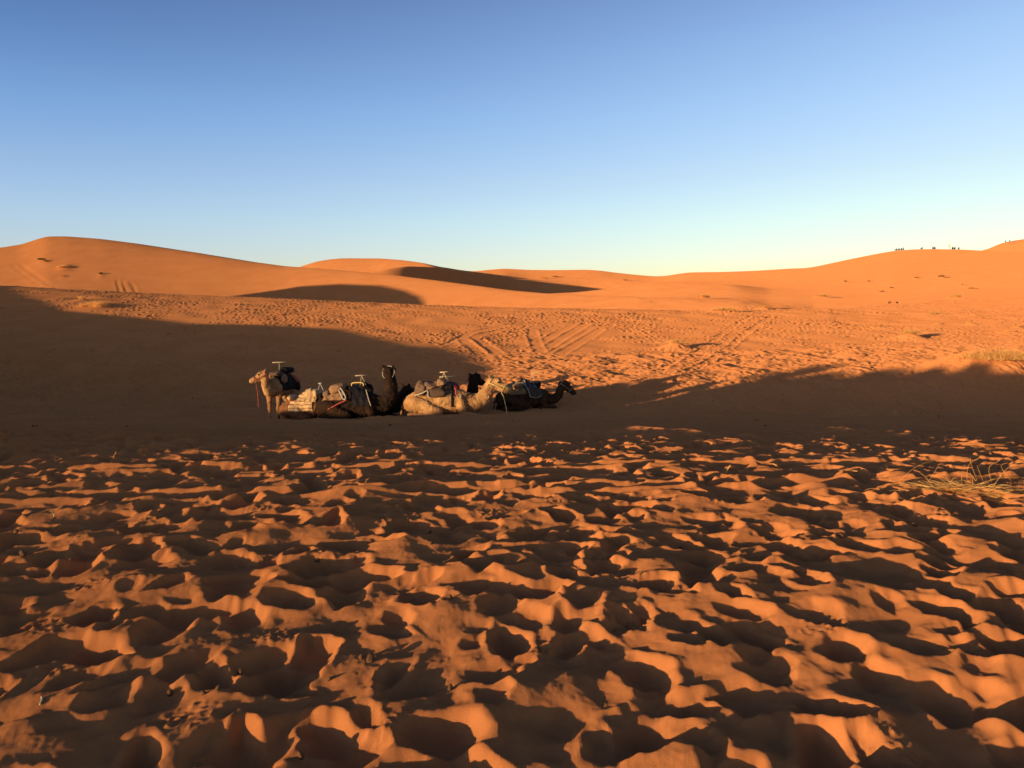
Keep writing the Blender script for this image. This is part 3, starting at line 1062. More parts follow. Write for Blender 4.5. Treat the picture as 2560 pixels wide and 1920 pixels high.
def scatter_bits():
    # droppings and pebbles lying about
    drop = two_tone('dry droppings', (0.07, 0.034, 0.015), (0.17, 0.08, 0.035), 40, 4, 0.002, 90)
    spots = [(903, 1641), (926, 1643), (752, 1885), (599, 1667), (509, 1738), (544, 1734), (425, 1725), (1079, 1372), (793, 1400), (1075, 1337), (1125, 1507),
             (671, 1210), (58, 1398), (40, 1337), (654, 1398), (822, 1688), (1125, 1714), (1694, 1132), (1705, 1150), (1621, 1134), (1422, 1129), (2287, 1313),
             (2070, 1157), (1702, 1348), (1337, 1500), (1345, 1622), (1716, 1340), (2101, 1345), (2390, 1290), (868, 1208), (1392, 1198), (180, 1100), (534, 1085)]
    rr = random.Random(77)
    spots += [(rr.uniform(20, 2540), 960 + 110 * rr.random()) for _ in range(58)]
    base = []
    for k in range(4):
        bm = bmesh.new()
        bmesh.ops.create_icosphere(bm, subdivisions=3, radius=1.0)
        ph = [rr.uniform(0, 6) for _ in range(4)]
        for v in bm.verts:
            p = v.co
            v.co = Vector((p.x * 1.25, p.y, p.z * 0.9)) * (1 + 0.08 * math.sin(4 * p.x + ph[0]) + 0.07 * math.sin(5 * p.y + ph[1]) * math.cos(3 * p.z + ph[2]))
        me = bpy.data.meshes.new('dropping')
        bm.to_mesh(me)
        bm.free()
        me.polygons.foreach_set('use_smooth', np.ones(len(me.polygons), bool))
        me.materials.append(drop)
        base.append(me)
    for (px, py) in spots:
        x, y = on_ground(px, py)
        o = bpy.data.objects.new('camel_dropping', rr.choice(base))
        COL.objects.link(o)
        s = rr.uniform(0.013, 0.020) if y < 12 else rr.uniform(0.018, 0.034)
        o.scale = (s * rr.uniform(0.8, 1.3), s * rr.uniform(0.7, 1.1), s * rr.uniform(0.6, 1.0))
        o.rotation_euler = (rr.uniform(0, 6), rr.uniform(0, 6), rr.uniform(0, 6))
        o.location = (x, y, gz(x, y) + s * rr.uniform(0.0, 0.5))
        tag(o, 'small dark brown dropping lying on the trodden sand', 'dropping', 'droppings strewn over the sand')
    # short straw sticks
    sticks = [(101, 1772, 0.05, 0.25, 'short white straw stick lying near the lower left corner'), (1280, 1165, 0.035, 1.4, 'short pale stick standing among the small sunlit patches'),
              (283, 1142, 0.12, 0.35, 'thin bent pale stalk on the left part of the brow'), (1955, 1170, 0.14, 0.3, 'pale straw stalk lying left of the straw tuft'),
              (1812, 1182, 0.12, 1.1, 'thin stalk leaning beside the large sunlit patch'), (2102, 1182, 0.20, 0.2, 'longer pale stalk close to the straw tuft on its left'),
              (136, 1300, 0.05, 1.2, 'tiny white chip of straw on the left wheel rut')]
    for (px, py, L, lean, lab) in sticks:
        x, y = on_ground(px, py)
        z = gz(x, y)
        hd = rr.uniform(0, 6.28)
        d = Vector((math.cos(hd) * math.cos(lean), math.sin(hd) * math.cos(lean), math.sin(lean))) * L
        pts = spline([(0, 0, 0), tuple(d * 0.55 + Vector((0, 0.01, 0.02 * L))), tuple(d)], 4)
        o = tubes('straw_stalk', [(pts, 0.0045, 5)], LIGHT_TRIM if 'white' in lab else STRAW)
        o.location = (x, y, z + 0.004)
        tag(o, lab, 'straw stalk', 'stray straw on the sand')


# ------------------------------------------------------------------ people resting on the crest of the right dune
def person_balls(pose):
    b = []
    if pose == 'sit':
        chain(b, [(0, 0, 0.13, 0.15, 0.18, 0.13), (0.02, 0, 0.34, 0.13, 0.17, 0.14), (0.03, 0, 0.52, 0.12, 0.20, 0.10)])
        chain(b, [(0.03, 0, 0.58, 0.055), (0.05, 0, 0.66, 0.055)])
        chain(b, [(0.06, 0, 0.74, 0.095, 0.078, 0.115)])
        chain(b, [(0.155, 0, 0.725, 0.018), (0.15, 0, 0.70, 0.02)])
        limb(b, [(0.05, 0.10, 0.13, 0.095), (0.30, 0.14, 0.36, 0.075), (0.42, 0.13, 0.38, 0.06)])
        limb(b, [(0.42, 0.13, 0.38, 0.06), (0.50, 0.12, 0.10, 0.045), (0.54, 0.12, 0.04, 0.045), (0.64, 0.12, 0.03, 0.035)])
        limb(b, [(0.03, 0.20, 0.54, 0.06), (0.14, 0.24, 0.36, 0.048), (0.36, 0.13, 0.42, 0.036), (0.42, 0.08, 0.42, 0.04)])
    else:
        chain(b, [(0, 0, 0.90, 0.13, 0.16, 0.12), (0, 0, 1.14, 0.12, 0.15, 0.14), (0, 0, 1.36, 0.11, 0.19, 0.10)])
        chain(b, [(0, 0, 1.44, 0.055), (0.01, 0, 1.52, 0.055)])
        chain(b, [(0.02, 0, 1.61, 0.095, 0.078, 0.115)])
        chain(b, [(0.115, 0, 1.60, 0.018), (0.11, 0, 1.57, 0.02)])
        limb(b, [(0, 0.09, 0.86, 0.095), (0.02, 0.10, 0.48, 0.065), (0, 0.10, 0.10, 0.042), (0.03, 0.10, 0.04, 0.045), (0.14, 0.11, 0.03, 0.035)])
        limb(b, [(0, 0.20, 1.38, 0.06), (-0.02, 0.26, 1.10, 0.048), (0.05, 0.27, 0.86, 0.036), (0.08, 0.27, 0.76, 0.042)])
    return b


def people():
    sit = blob_mesh('person', person_balls('sit'), 0.02, 4)
    stand = blob_mesh('person', person_balls('stand'), 0.02, 4)
    mats = {'dark': two_tone('dark clothing', (0.02, 0.018, 0.02), (0.05, 0.04, 0.04), 5, 4), 'brown': two_tone('brown clothing', (0.07, 0.035, 0.02), (0.12, 0.06, 0.03), 5, 4),
            'red': two_tone('dull red clothing', (0.14, 0.03, 0.02), (0.20, 0.05, 0.03), 5, 4), 'pale': two_tone('pale robe', (0.46, 0.40, 0.26), (0.58, 0.50, 0.34), 5, 4)}
    P = [(2241, 'sit', 'brown', 'person in brown sitting at the left end of the row of four on the crest'),
         (2247.5, 'sit', 'dark', 'person in dark clothes sitting second in the row of four on the crest'),
         (2253, 'sit', 'brown', 'person in brown sitting third in the row of four on the crest'),
         (2258.5, 'sit', 'red', 'person in dull red sitting at the right end of the row of four'),
         (2305, 'sit', 'brown', 'person sitting alone on the crest between the row of four and the pair'),
         (2331, 'sit', 'red', 'person in dull red sitting on the left of the pair on the crest'),
         (2335.5, 'sit', 'dark', 'person in dark clothes sitting on the right of the pair on the crest'),
         (2372.5, 'stand', 'pale', 'person in a pale robe standing upright on the crest'),
         (2381, 'sit', 'dark', 'person in dark clothes sitting nearest to the standing one'),
         (2386.5, 'sit', 'dark', 'person in dark clothes sitting in the middle of the right hand three'),
         (2396, 'sit', 'brown', 'person in brown sitting last in the right hand three on the crest'),
         (2512, 'sit', 'dark', 'tiny person sitting far back on the distant dune at the right edge'),
         (2523, 'sit', 'brown', 'tiny crouched person to the right on the distant dune')]
    rr = random.Random(3)
    for px, pose, mk, lab in P:
        # the crest along this sight line
        d = np.arange(200.0, 460.0, 0.25)
        x = col_x(px, d, 640)
        g = ground_z(x, d)
        sel = d < 330 if px < 2450 else d > 380
        sl = np.where(sel, (g - EYE) / d, -9)
        i = int(np.argmax(sl))
        me = (sit if pose == 'sit' else stand).copy()
        me.materials.clear()
        me.materials.append(mats[mk])
        o = bpy.data.objects.new('person', me)
        COL.objects.link(o)
        o.location = (x[i], d[i], g[i] - 0.02)
        o.rotation_euler = (0, 0, rr.uniform(2.4, 5.0))
        s = rr.uniform(1.08, 1.22)
        o.scale = (s, s, s)
        tag(o, lab, 'person', 'people resting on the right dune crest')


# ------------------------------------------------------------------ camels
def head_balls(balls, at, fwd, size=1.0):
    """skull, brows, muzzle, lips, jaw and ears; returns eye points and halter points."""
    f = Vector(fwd).normalized()
    side = Vector((0, 0, 1)).cross(f).normalized()
    up = f.cross(side)
    at = Vector(at)

    def P(a, b, c, r):
        p = at + (f * a + side * b + up * c) * size
        r = np.array(r if hasattr(r, '__len__') else (r, r, r)) * size
        return (*p, *r)
    chain(balls, [P(0, 0, 0, 0.125), P(0.12, 0, 0.02, 0.115)])
    chain(balls, [P(0.10, 0, 0.0, 0.11), P(0.27, 0, -0.045, 0.080), P(0.40, 0, -0.075, 0.072), P(0.44, 0, -0.085, 0.070)])
    chain(balls, [P(0.02, 0, -0.09, 0.085), P(0.24, 0, -0.115, 0.055), P(0.40, 0, -0.135, 0.048)])
    for s in (-1, 1):
        chain(balls, [P(0.13, 0.085 * s, 0.075, 0.042), P(0.17, 0.08 * s, 0.05, 0.036)])
        chain(balls, [P(0.43, 0.035 * s, -0.10, 0.045), P(0.45, 0.03 * s, -0.13, 0.036)])
        chain(balls, [P(-0.04, 0.10 * s, 0.10, 0.034), P(-0.06, 0.13 * s, 0.125, 0.034), P(-0.07, 0.145 * s, 0.150, 0.024)])
    eyes = [tuple(at + (f * 0.165 + side * 0.098 * s + up * 0.045) * size) for s in (-1, 1)]
    ring = lambda a, c, r, sq: [tuple(at + (f * (a + sq * math.sin(t)) + side * r * math.cos(t) + up * (c + r * 1.12 * math.sin(t))) * size)
                                for t in np.linspace(0, 2 * math.pi, 17)[:-1]]
    return eyes, ring(0.30, -0.075, 0.100, 0.03), ring(-0.045, -0.02, 0.150, 0.05)


def rotz(p, a):
    c, s = math.cos(a), math.sin(a)
    return (p[0] * c - p[1] * s, p[0] * s + p[1] * c, p[2])


def shaggy(me, amp):
    """uneven woolly coat: push the skin out and in by clumps."""
    n = len(me.vertices)
    co = np.empty(n * 3)
    no = np.empty(n * 3)
    me.vertices.foreach_get('co', co)
    me.vertex_normals.foreach_get('vector', no)
    co, no = co.reshape(-1, 3), no.reshape(-1, 3)
    h = np.array([noise.noise(Vector(p) * 9.0) + 0.7 * noise.noise(Vector(p) * 21.0) + 0.5 * noise.noise(Vector((p[0] * 40, p[1] * 40, p[2] * 18))) for p in co])
    co = co + no * (h * amp)[:, None]
    me.vertices.foreach_set('co', co.reshape(-1))
    me.update()
    return me


def kneel_balls():
    b = []
    chain(b, [(-1.02, 0, 0.48, 0.26, 0.26, 0.30), (-0.62, 0, 0.55, 0.38, 0.37, 0.40), (-0.05, 0, 0.54, 0.42, 0.43, 0.44),
              (0.42, 0, 0.54, 0.38, 0.39, 0.42), (0.80, 0, 0.50, 0.26, 0.28, 0.34)])
    chain(b, [(-0.38, 0, 0.86, 0.26, 0.20, 0.16), (-0.10, 0, 0.98, 0.30, 0.20, 0.20), (0.20, 0, 0.86, 0.26, 0.20, 0.16)])
    limb(b, [(-0.82, 0.24, 0.50, 0.25), (-0.50, 0.34, 0.40, 0.22), (-0.10, 0.42, 0.22, 0.15)])
    limb(b, [(-0.10, 0.43, 0.17, 0.13), (-0.55, 0.42, 0.13, 0.10), (-1.02, 0.36, 0.12, 0.085)])
    limb(b, [(-1.02, 0.34, 0.08, 0.07), (-0.55, 0.43, 0.06, 0.055), (-0.30, 0.45, 0.055, 0.075)])
    limb(b, [(0.58, 0.22, 0.56, 0.20), (0.66, 0.31, 0.34, 0.14), (0.68, 0.33, 0.20, 0.11)])
    limb(b, [(0.68, 0.33, 0.18, 0.10), (0.98, 0.30, 0.12, 0.08), (1.20, 0.27, 0.10, 0.085)])
    limb(b, [(1.20, 0.27, 0.06, 0.06), (0.80, 0.33, 0.05, 0.05), (0.55, 0.36, 0.05, 0.065)])
    chain(b, [(0.62, 0, 0.28, 0.20), (0.72, 0, 0.16, 0.14)])
    chain(b, [(-1.22, 0.0, 0.58, 0.05), (-1.31, 0.02, 0.34, 0.035), (-1.33, 0.04, 0.12, 0.040)])
    return b


def stand_balls():
    b = []
    chain(b, [(-0.74, 0, 1.36, 0.24, 0.24, 0.28), (-0.40, 0, 1.36, 0.34, 0.31, 0.35), (0.02, 0, 1.32, 0.38, 0.35, 0.40),
              (0.40, 0, 1.32, 0.32, 0.30, 0.40), (0.66, 0, 1.28, 0.22, 0.23, 0.33)])
    chain(b, [(-0.30, 0, 1.62, 0.26, 0.18, 0.18), (-0.02, 0, 1.76, 0.24, 0.16, 0.18), (0.22, 0, 1.60, 0.24, 0.18, 0.18)])
    limb(b, [(0.48, 0.19, 1.28, 0.19), (0.46, 0.22, 1.00, 0.13), (0.50, 0.20, 0.60, 0.075), (0.50, 0.19, 0.52, 0.085), (0.50, 0.19, 0.44, 0.060),
             (0.50, 0.19, 0.13, 0.048), (0.53, 0.19, 0.05, 0.085, 0.075, 0.05)])
    limb(b, [(-0.62, 0.18, 1.30, 0.23), (-0.46, 0.22, 0.98, 0.16), (-0.66, 0.20, 0.62, 0.085), (-0.74, 0.19, 0.54, 0.075), (-0.68, 0.19, 0.40, 0.055),
             (-0.62, 0.19, 0.13, 0.048), (-0.58, 0.19, 0.05, 0.085, 0.075, 0.05)])
    chain(b, [(-0.96, 0, 1.42, 0.045), (-1.02, 0, 1.1, 0.03), (-1.0, 0, 0.80, 0.04)])
    return b


def make_camel(name_label, body_balls, neck, head_at, head_fwd, px, d, rz, scale, fur, head_size=1.0, halter=None, sink=0.04, lead=None, fur_len=0.032):
    balls = body_balls()
    chain(balls, neck)
    loc_f = rotz(head_fwd, -rz)                       # the head's direction is given in the world
    eyes, ring1, ring2 = head_balls(balls, head_at, loc_f, head_size)
    x = col_x(px, d, 1000)
    z = gz(x, d)
    root = empty('camel', (x, d, z - sink), rz, scale)
    tag(root, name_label, 'camel', 'camels resting in the hollow')
    me = blob_mesh('body', balls)
    me = shaggy(me, fur_len)
    body = link('body', me, fur, root)
    for e in eyes:
        bm = bmesh.new()
        bmesh.ops.create_uvsphere(bm, u_segments=12, v_segments=8, radius=0.028 * head_size)
        bmesh.ops.translate(bm, verts=bm.verts, vec=e)
        m = bpy.data.meshes.new('eye')
        bm.to_mesh(m)
        bm.free()
        link("eye", m, EYE_MAT, root)
    if halter:
        hs = [(ring1, 0.011, 6, True), (ring2, 0.011, 6, True), ([ring1[0], ring2[0]], 0.010, 6), ([ring1[8], ring2[8]], 0.010, 6)]
        h = tubes('halter', hs, halter, root)
        if lead:
            tubes('lead_rope', [(spline([ring1[12]] + list(lead)), 0.014, 6)], halter, h)
    vs = [v.co.copy() for v in me.vertices]
    fs = [tuple(p.vertices) for p in me.polygons]
    return root, BVHTree.FromPolygons(vs, fs)


def make_saddle(camel, label, group='saddles on the camels'):
    s = empty('camel_saddle', camel.location, camel.rotation_euler.z, camel.scale.x)
    return tag(s, label, 'saddle', group)


def t_handle(parent, base, top, half, ang, mat, spread=0.16, r=0.012, split=True):
    """iron grab bar: an A of two posts and a cross bar."""
    b, t = Vector(base), Vector(top)
    c = Vector((math.cos(ang), math.sin(ang), 0.0))
    o = tubes('grab_handle', [([tuple(t - c * half + Vector((0, 0, -0.012))), tuple(t), tuple(t + c * half + Vector((0, 0, 0.012)))], r * 1.6, 8)], mat, parent)
    legs = [tuple(b - c * spread), tuple(b + c * spread)] if split else [tuple(b)]
    for q in legs:
        tubes('post', [([q, tuple(t)], r, 8)], mat, o)
    return o


# the standing camel, chest and face into the sun
rz1 = math.atan2(-0.94, -0.34)
hx = (-0.94, -0.22, -0.26)
camel_a, bvh = make_camel('tan camel standing at the left end of the resting group', stand_balls,
                          [(0.62, 0, 1.28, 0.24, 0.22, 0.30), (0.84, 0.0, 1.24, 0.20, 0.18, 0.25), (0.96, 0, 1.42, 0.165, 0.155, 0.19),
                           (1.00, 0, 1.62, 0.145), (1.00, 0, 1.76, 0.13)],
                          (1.00, 0.0, 1.82), hx, 705, 29.4, rz1, 0.97, FUR_TAN, 1.2, RED_ROPE, 0.02,
                          lead=[(1.06, -0.34, 1.45), (1.04, -0.30, 1.10), (1.04, -0.28, 0.60)], fur_len=0.018)
s = make_saddle(camel_a, 'dark padded saddle with upright grab bar on the standing camel')
drape('blanket', bvh, -0.58, 0.46, -118, 118, 1.35, 0.03, BLACK_CLOTH, s, seed=1)
drape('blanket', bvh, -0.80, -0.50, -75, 75, 1.35, 0.04, RUST_RED, s, seed=2)
pillow('cushion', (-0.30, 0, 1.90), (0.30, 0.26, 0.12), BLACK_CLOTH, s, seed=3)
pillow('cushion', (0.26, 0.0, 1.78), (0.14, 0.30, 0.10), BROWN_FLAP, s, seed=4)
pillow('bag', (0.30, 0.34, 1.62), (0.10, 0.10, 0.16), TAN_CLOTH, s, seed=5)
pillow('bag', (0.22, -0.36, 1.58), (0.10, 0.10, 0.18), TAN_CLOTH, s, seed=6)
t_handle(s, (0.12, 0, 1.86), (0.12, 0, 2.22), 0.26, math.pi / 2 + 0.3, LIGHT_TRIM, split=False)

# the low brown camel under the striped blankets
camel_b, bvh = make_camel('brown camel lying low under a cream striped blanket', kneel_balls,
                          [(0.80, 0, 0.50, 0.24, 0.24, 0.30), (1.12, 0.05, 0.42, 0.19), (1.42, 0.12, 0.40, 0.15), (1.66, 0.18, 0.52, 0.13), (1.76, 0.2, 0.66, 0.115)],
                          (1.80, 0.22, 0.72), (1, 0.2, -0.1), 785, 28.2, -0.08, 0.98, FUR_BROWN, 1.0, WHITE_ROPE, 0.10)
s = make_saddle(camel_b, 'low saddle of cream striped blankets and bare posts on the low brown camel')
drape('blanket', bvh, -0.84, 0.02, -92, 80, 0.50, 0.035, CREAM_STRIPE, s, seed=7, skew=0.08)
drape('blanket', bvh, -0.28, 0.20, -52, 50, 0.50, 0.10, CREAM, s, seed=8)
pillow('cushion', (-0.78, -0.02, 0.93), (0.12, 0.40, 0.10), CREAM, s, (0, 0.5, 0), 9)
pillow('cushion', (0.16, -0.04, 1.10), (0.12, 0.36, 0.15), CREAM, s, (0, -0.2, 0), 10)
pillow('cushion', (0.36, -0.10, 0.98), (0.10, 0.34, 0.14), BLACK_CLOTH, s, (0, -0.1, 0), 11)
t_handle(s, (0.30, -0.1, 1.02), (0.27, -0.1, 1.46), 0.07, 0.0, GREY_ROPE, spread=0.17)
tubes('strap', [(edge_line(bvh, 0.28, -25, -100, 0.50, 0.015), 0.03, 6)], BLACK_CLOTH, s)
pillow('bag', (0.60, -0.40, 0.78), (0.17, 0.14, 0.17), TAN_CLOTH, s, (0, 0, 0), 12)
tubes('rope', [(spline([(0.72, -0.50, 0.95), (0.80, -0.53, 0.88), (0.76, -0.54, 0.80), (0.83, -0.53, 0.72), (0.80, -0.52, 0.64)]), 0.03, 6)], WHITE_ROPE, s)

# the black-brown camel with its head up, turned away
camel_c, bvh = make_camel('very dark camel holding its head high between the low brown and the pale camel', kneel_balls,
                          [(0.80, 0, 0.52, 0.28, 0.27, 0.34), (1.08, 0, 0.58, 0.24, 0.22, 0.30), (1.26, 0, 0.86, 0.25), (1.28, 0, 1.18, 0.215), (1.22, 0, 1.46, 0.19), (1.20, 0, 1.58, 0.17)],
                          (1.20, 0.02, 1.64), (0.10, 1.0, -0.12), 884, 27.2, -0.08, 1.02, FUR_DARK, 1.35, WHITE_ROPE, 0.03)
s = make_saddle(camel_c, 'navy and tan blanketed saddle with T shaped bar on the very dark camel')
drape('blanket', bvh, -0.92, -0.22, -62, 60, 0.52, 0.05, TAN_CLOTH, s, seed=13, skew=-0.05)
drape('blanket', bvh, -0.15, 0.44, -88, 70, 0.52, 0.05, NAVY, s, seed=14, skew=0.26)
tubes('trim', [(edge_line(bvh, 0.44, -5, -86, 0.52, 0.085, dx=0.27), 0.018, 6)], LIGHT_TRIM, s)
pillow('cushion', (-0.52, 0, 1.08), (0.30, 0.34, 0.16), TAN_CLOTH, s, (0, -0.25, 0), 15)
pillow('cushion', (-0.86, 0, 0.90), (0.16, 0.30, 0.12), GREY_BROWN, s, (0, -0.6, 0), 16)
tubes('rope', [(spline([(-0.42, -0.25, 1.14), (-0.30, -0.36, 1.08), (-0.17, -0.46, 0.92), (-0.13, -0.48, 0.80), (-0.20, -0.47, 0.76), (-0.30, -0.42, 0.90), (-0.40, -0.32, 1.05)]), 0.022, 6)], GREY_ROPE, s)
tubes('strap', [(spline([(-0.10, -0.50, 0.74), (-0.40, -0.52, 0.60), (-0.72, -0.50, 0.42)]), 0.022, 6)], RED_ROPE, s)
tubes('rail', [(spline([(-0.02, -0.12, 1.16), (-0.02, -0.12, 1.24), (0.06, -0.12, 1.28), (0.34, -0.12, 1.28), (0.38, -0.12, 1.18)]), 0.022, 8)], YELLOW_TUBE, s)
t_handle(s, (0.33, 0, 1.20), (0.28, 0, 1.52), 0.21, 0.18, LIGHT_TRIM, spread=0.09)

# the camel mostly hidden behind the dark one
camel_d, bvh = make_camel('black camel with only its bent neck and head showing behind the very dark camel', kneel_balls,
                          [(0.80, 0, 0.50, 0.26, 0.26, 0.32), (1.10, 0, 0.42, 0.20), (1.36, 0, 0.52, 0.22), (1.50, 0, 0.78, 0.19), (1.58, 0, 0.98, 0.17)],
                          (1.62, 0, 1.06), (0.6, 0.75, -0.30), 898, 29.2, 0.10, 1.05, FUR_DARK, 1.3, None, 0.10)
s = make_saddle(camel_d, 'black padded saddle half hidden behind the navy blanket')
pillow('cushion', (0.22, 0, 1.10), (0.28, 0.30, 0.22), BLACK_CLOTH, s, (0, 0.5, 0), 17, 0.12)
drape('blanket', bvh, -0.35, 0.35, -70, 70, 0.50, 0.04, BLACK_CLOTH, s, seed=18)

# the pale camel in the middle
camel_e, bvh = make_camel('pale sandy camel sitting in the sunlight with a raised curved neck', kneel_balls,
                          [(0.80, 0, 0.50, 0.30, 0.28, 0.34), (1.10, 0, 0.46, 0.28, 0.24, 0.31), (1.32, 0, 0.62, 0.25, 0.20, 0.27), (1.46, 0, 0.86, 0.22, 0.18, 0.23), (1.56, 0, 1.06, 0.19, 0.165, 0.19)],
                          (1.60, 0, 1.16), (1.0, -0.12, -0.24), 1106, 27.4, 0.03, 1.06, FUR_PALE, 1.42, YELLOW_ROPE, 0.04,
                          lead=[(1.98, -0.05, 0.66), (2.05, -0.10, 0.35), (2.10, -0.12, 0.06)], fur_len=0.019)
s = make_saddle(camel_e, 'packed saddle of grey brown bags and a black girth on the pale camel')
drape('blanket', bvh, -0.72, 0.32, -58, 58, 0.50, 0.04, GREY_BROWN, s, seed=19)
pillow('bag', (-0.66, -0.16, 0.98), (0.20, 0.30, 0.20), GREY_BROWN, s, (0.35, 0.15, 0), 20, 0.10)
pillow('bag', (-0.30, -0.22, 0.98), (0.34, 0.20, 0.13), TAN_CLOTH, s, (0.5, 0.25, 0), 21, 0.10)
pillow('bag', (-0.18, -0.40, 0.84), (0.30, 0.10, 0.14), BROWN_FLAP, s, (0.2, 0.05, 0), 22, 0.08)
pillow('cushion', (-0.02, 0.02, 1.12), (0.17, 0.34, 0.15), TAN_CLOTH, s, (0, 0.2, 0), 23)
pillow('cushion', (0.22, 0.0, 1.02), (0.14, 0.34, 0.14), NAVY, s, (0, 0, 0), 24)
pillow('cushion', (-0.36, 0.05, 1.08), (0.20, 0.25, 0.08), NAVY, s, (0, 0.2, 0), 25)
t_handle(s, (0.06, 0, 1.18), (0.06, 0, 1.48), 0.14, -0.2, METAL, spread=0.10)
tubes('girth', [(edge_line(bvh, 0.33, 70, -105, 0.50, 0.02, 50), 0.038, 6)], BLACK_CLOTH, s)
tubes('rope', [(spline([(-0.86, -0.40, 0.76), (-0.62, -0.50, 0.84), (-0.44, -0.50, 0.92), (-0.42, -0.50, 0.74), (-0.38, -0.50, 0.70)]), 0.022, 6)], WHITE_ROPE, s)
tubes('strap', [(spline([(-0.86, -0.38, 0.98), (-0.5, -0.46, 0.92), (-0.2, -0.42, 1.02), (0.1, -0.38, 1.10)]), 0.016, 6)], BLACK_CLOTH, s)
tubes('tassel', [(spline([(0.42, -0.40, 1.00), (0.46, -0.45, 0.92), (0.45, -0.47, 0.84), (0.50, -0.46, 0.78)]), 0.026, 6)], RED_ROPE, s)
tubes('ring', [([(0.56 + 0.06 * math.cos(t), -0.45, 0.74 + 0.06 * math.sin(t)) for t in np.linspace(0, 6.283, 15)[:-1]], 0.014, 6, True)], LIGHT_TRIM, s)

# the dark camel behind the pale one
camel_f, bvh = make_camel('dark camel with its upright neck showing behind the pale camel', kneel_balls,
                          [(0.80, 0, 0.52, 0.26, 0.26, 0.32), (1.04, 0, 0.56, 0.24), (1.16, 0, 0.84, 0.21), (1.18, 0, 1.12, 0.19), (1.18, 0, 1.28, 0.17)],
                          (1.20, 0.02, 1.34), (0.55, 0.85, -0.1), 1100, 29.6, 0.02, 1.04, FUR_DARK, 1.3, None, 0.04)
s = make_saddle(camel_f, 'maroon and grey striped saddle behind the pale camel')
drape('blanket', bvh, -0.15, 0.78, -70, 70, 0.52, 0.05, GREY_STRIPE, s, seed=26)
pillow('cushion', (0.42, -0.04, 1.06), (0.30, 0.30, 0.16), MAROON, s, (0, 0.35, 0), 27)
pillow('cushion', (0.04, -0.04, 1.14), (0.20, 0.30, 0.13), MAROON, s, (0, 0.1, 0), 28)
t_handle(s, (0.30, 0, 1.18), (0.28, 0, 1.40), 0.30, 0.12, METAL, split=False)
tubes('rail', [(spline([(-0.10, -0.2, 1.18), (-0.06, -0.2, 1.28), (0.04, -0.2, 1.26)]), 0.018, 8)], LIGHT_TRIM, s)

# the dark camel at the right end
camel_g, bvh = make_camel('rusty dark camel sitting at the right end with its neck dipped low', kneel_balls,
                          [(0.80, 0, 0.50, 0.24, 0.24, 0.30), (1.10, 0, 0.40, 0.23), (1.36, 0, 0.42, 0.20), (1.54, 0, 0.60, 0.175), (1.62, 0, 0.82, 0.16), (1.66, 0, 0.96, 0.15)],
                          (1.70, 0, 1.03), (1.0, -0.10, -0.50), 1312, 31.0, 0.40, 0.96, FUR_RUST, 1.38, WHITE_ROPE, 0.04)
s = make_saddle(camel_g, 'brown flapped saddle with speckled blue cloth and bent bar on the right end camel')
drape('blanket', bvh, -0.80, -0.12, -66, 60, 0.50, 0.05, TAN_CLOTH, s, seed=29)
drape('blanket', bvh, -0.08, 0.52, -84, 60, 0.50, 0.05, BROWN_FLAP, s, seed=30, skew=0.10)
drape('blanket', bvh, -0.16, 0.48, -40, 40, 0.50, 0.10, SPECKLED, s, seed=31)
pillow('cushion', (-0.48, -0.08, 1.00), (0.26, 0.36, 0.13), TAN_CLOTH, s, (0, -0.2, 0), 32)
tubes('trim', [(edge_line(bvh, -0.10, -10, -84, 0.50, 0.09, dx=0.12), 0.024, 6)], LIGHT_TRIM, s)
tubes('rope', [(edge_line(bvh, 0.0, -80, -80, 0.50, 0.09, 1)[:1] + [(0.25, -0.56, 0.52), (0.50, -0.50, 0.60)], 0.014, 6)], WHITE_ROPE, s)
tubes('rail', [(spline([(-0.52, -0.25, 1.12), (-0.25, -0.28, 1.12), (-0.10, -0.34, 1.02)]), 0.028, 8)], LIGHT_TRIM, s)
tubes('grab_handle', [(spline([(0.50, 0, 1.10), (0.42, 0, 1.25), (0.32, 0, 1.42), (0.38, -0.02, 1.50), (0.52, -0.10, 1.53), (0.60, -0.14, 1.53)]), 0.022, 8)], METAL, s)
pillow('cushion', (0.56, 0, 1.02), (0.08, 0.26, 0.16), BLACK_CLOTH, s, (0, 0.2, 0), 33)
plant_bushes()
scatter_bits()
people()
GZ = ground_z(GX.ravel(), GY.ravel()).reshape(GX.shape)
_px = np.clip(1280 + FPX * np.tan(np.clip(T2, -0.8, 0.8)), PXG[0], PXG[-1])
_da = np.interp(_px, PXG, LAYERS[iA][0]) + 7.0
_d = R2 * np.cos(np.clip(T2, -0.8, 0.8))
far_face = (_d > _da)[:-1, :-1]
ground = link('sand', grid_mesh('sand', GX, GY, GZ, ~far_face), M_SAND)
ground['kind'] = 'structure'
dunes = link('dunes', grid_mesh('dunes', GX, GY, GZ, far_face), M_SAND)
dunes['kind'] = 'structure'

# ------------------------------------------------------------------ sun and sky
sun = bpy.data.lights.new('sun', 'SUN')
sun.energy = 4.3
sun.angle = math.radians(0.5)
sun.color = (1.0, 0.71, 0.38)
so = bpy.data.objects.new('sun', sun)
COL.objects.link(so)
so.rotation_euler = Vector((LX, LY, -TAN_EL)).to_track_quat('-Z', 'Y').to_euler()

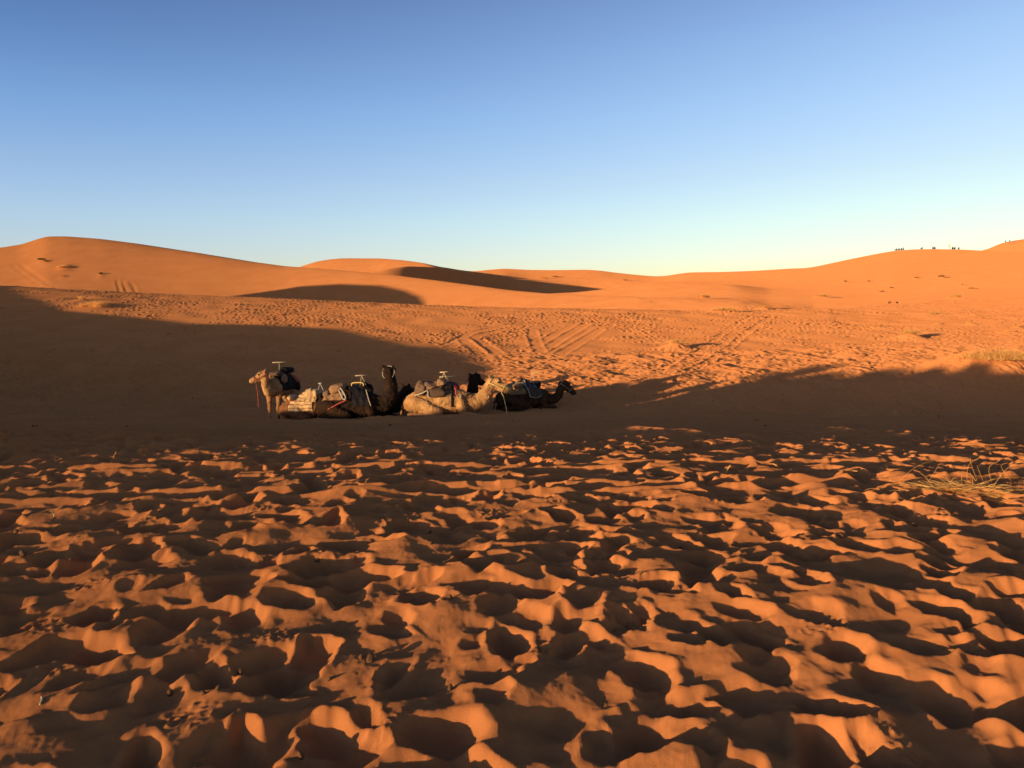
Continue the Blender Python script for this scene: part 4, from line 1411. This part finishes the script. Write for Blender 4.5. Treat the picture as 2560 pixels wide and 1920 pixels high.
SKY_TOP = (0.70, 0.80, 1.35)
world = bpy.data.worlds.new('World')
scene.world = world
world.use_nodes = True
nt = world.node_tree
nt.nodes.clear()
N, Lk = nt.nodes, nt.links
wout = N.new('ShaderNodeOutputWorld')
bg = N.new('ShaderNodeBackground')
sky = N.new('ShaderNodeTexSky')
sky.sky_type = 'NISHITA'
sky.sun_disc = False
sky.sun_elevation = SUN_EL
sky.sun_rotation = math.atan2(-LX, -LY)
sky.air_density = 1.0
sky.dust_density = 0.3
sky.ozone_density = 1.5
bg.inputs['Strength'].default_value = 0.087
tc = N.new('ShaderNodeTexCoord')
sep = N.new('ShaderNodeSeparateXYZ')
Lk.new(tc.outputs['Generated'], sep.inputs[0])
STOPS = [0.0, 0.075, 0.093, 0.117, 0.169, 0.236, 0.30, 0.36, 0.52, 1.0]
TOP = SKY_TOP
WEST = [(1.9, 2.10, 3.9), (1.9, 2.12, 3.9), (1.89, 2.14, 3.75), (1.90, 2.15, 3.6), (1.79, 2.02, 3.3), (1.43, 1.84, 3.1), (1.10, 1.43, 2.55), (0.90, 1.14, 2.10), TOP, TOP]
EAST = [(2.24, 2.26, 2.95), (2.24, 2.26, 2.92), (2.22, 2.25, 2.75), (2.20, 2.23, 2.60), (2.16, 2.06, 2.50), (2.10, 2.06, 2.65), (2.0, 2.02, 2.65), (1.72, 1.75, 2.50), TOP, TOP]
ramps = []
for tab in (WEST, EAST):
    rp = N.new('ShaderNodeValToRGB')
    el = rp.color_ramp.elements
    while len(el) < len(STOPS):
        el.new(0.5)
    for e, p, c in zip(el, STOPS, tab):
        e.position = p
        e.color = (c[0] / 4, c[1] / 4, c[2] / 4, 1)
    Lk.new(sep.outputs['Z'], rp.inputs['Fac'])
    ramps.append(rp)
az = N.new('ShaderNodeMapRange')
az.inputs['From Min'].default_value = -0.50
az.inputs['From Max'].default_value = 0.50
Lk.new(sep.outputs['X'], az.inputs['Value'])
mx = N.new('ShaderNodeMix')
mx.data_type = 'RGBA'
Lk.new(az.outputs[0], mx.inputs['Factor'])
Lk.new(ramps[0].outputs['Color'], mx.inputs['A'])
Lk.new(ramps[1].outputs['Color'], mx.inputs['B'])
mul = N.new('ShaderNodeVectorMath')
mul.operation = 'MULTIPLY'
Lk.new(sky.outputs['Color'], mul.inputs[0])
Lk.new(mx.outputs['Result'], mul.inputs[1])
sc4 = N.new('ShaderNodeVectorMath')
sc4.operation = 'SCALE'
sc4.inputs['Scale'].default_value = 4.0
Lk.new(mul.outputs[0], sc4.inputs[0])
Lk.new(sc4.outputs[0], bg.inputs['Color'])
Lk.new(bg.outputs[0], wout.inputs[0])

# ------------------------------------------------------------------ camera
cam = bpy.data.cameras.new('camera')
cam.sensor_width = 36.0
cam.lens = 36.0 * FPX / 2560.0
cam.clip_start = 0.1
cam.clip_end = 20000.0
co = bpy.data.objects.new('camera', cam)
COL.objects.link(co)
co.location = (0, 0, EYE)
co.rotation_euler = (math.pi / 2 - PITCH, 0, 0)
scene.camera = co
scene.render.engine = 'CYCLES'
scene.view_settings.view_transform = 'Standard'
scene.view_settings.look = 'None'
scene.view_settings.gamma = 1.0
scene.view_settings.exposure = 0.81
scene.cycles.max_bounces = 6
scene.cycles.use_denoising = True
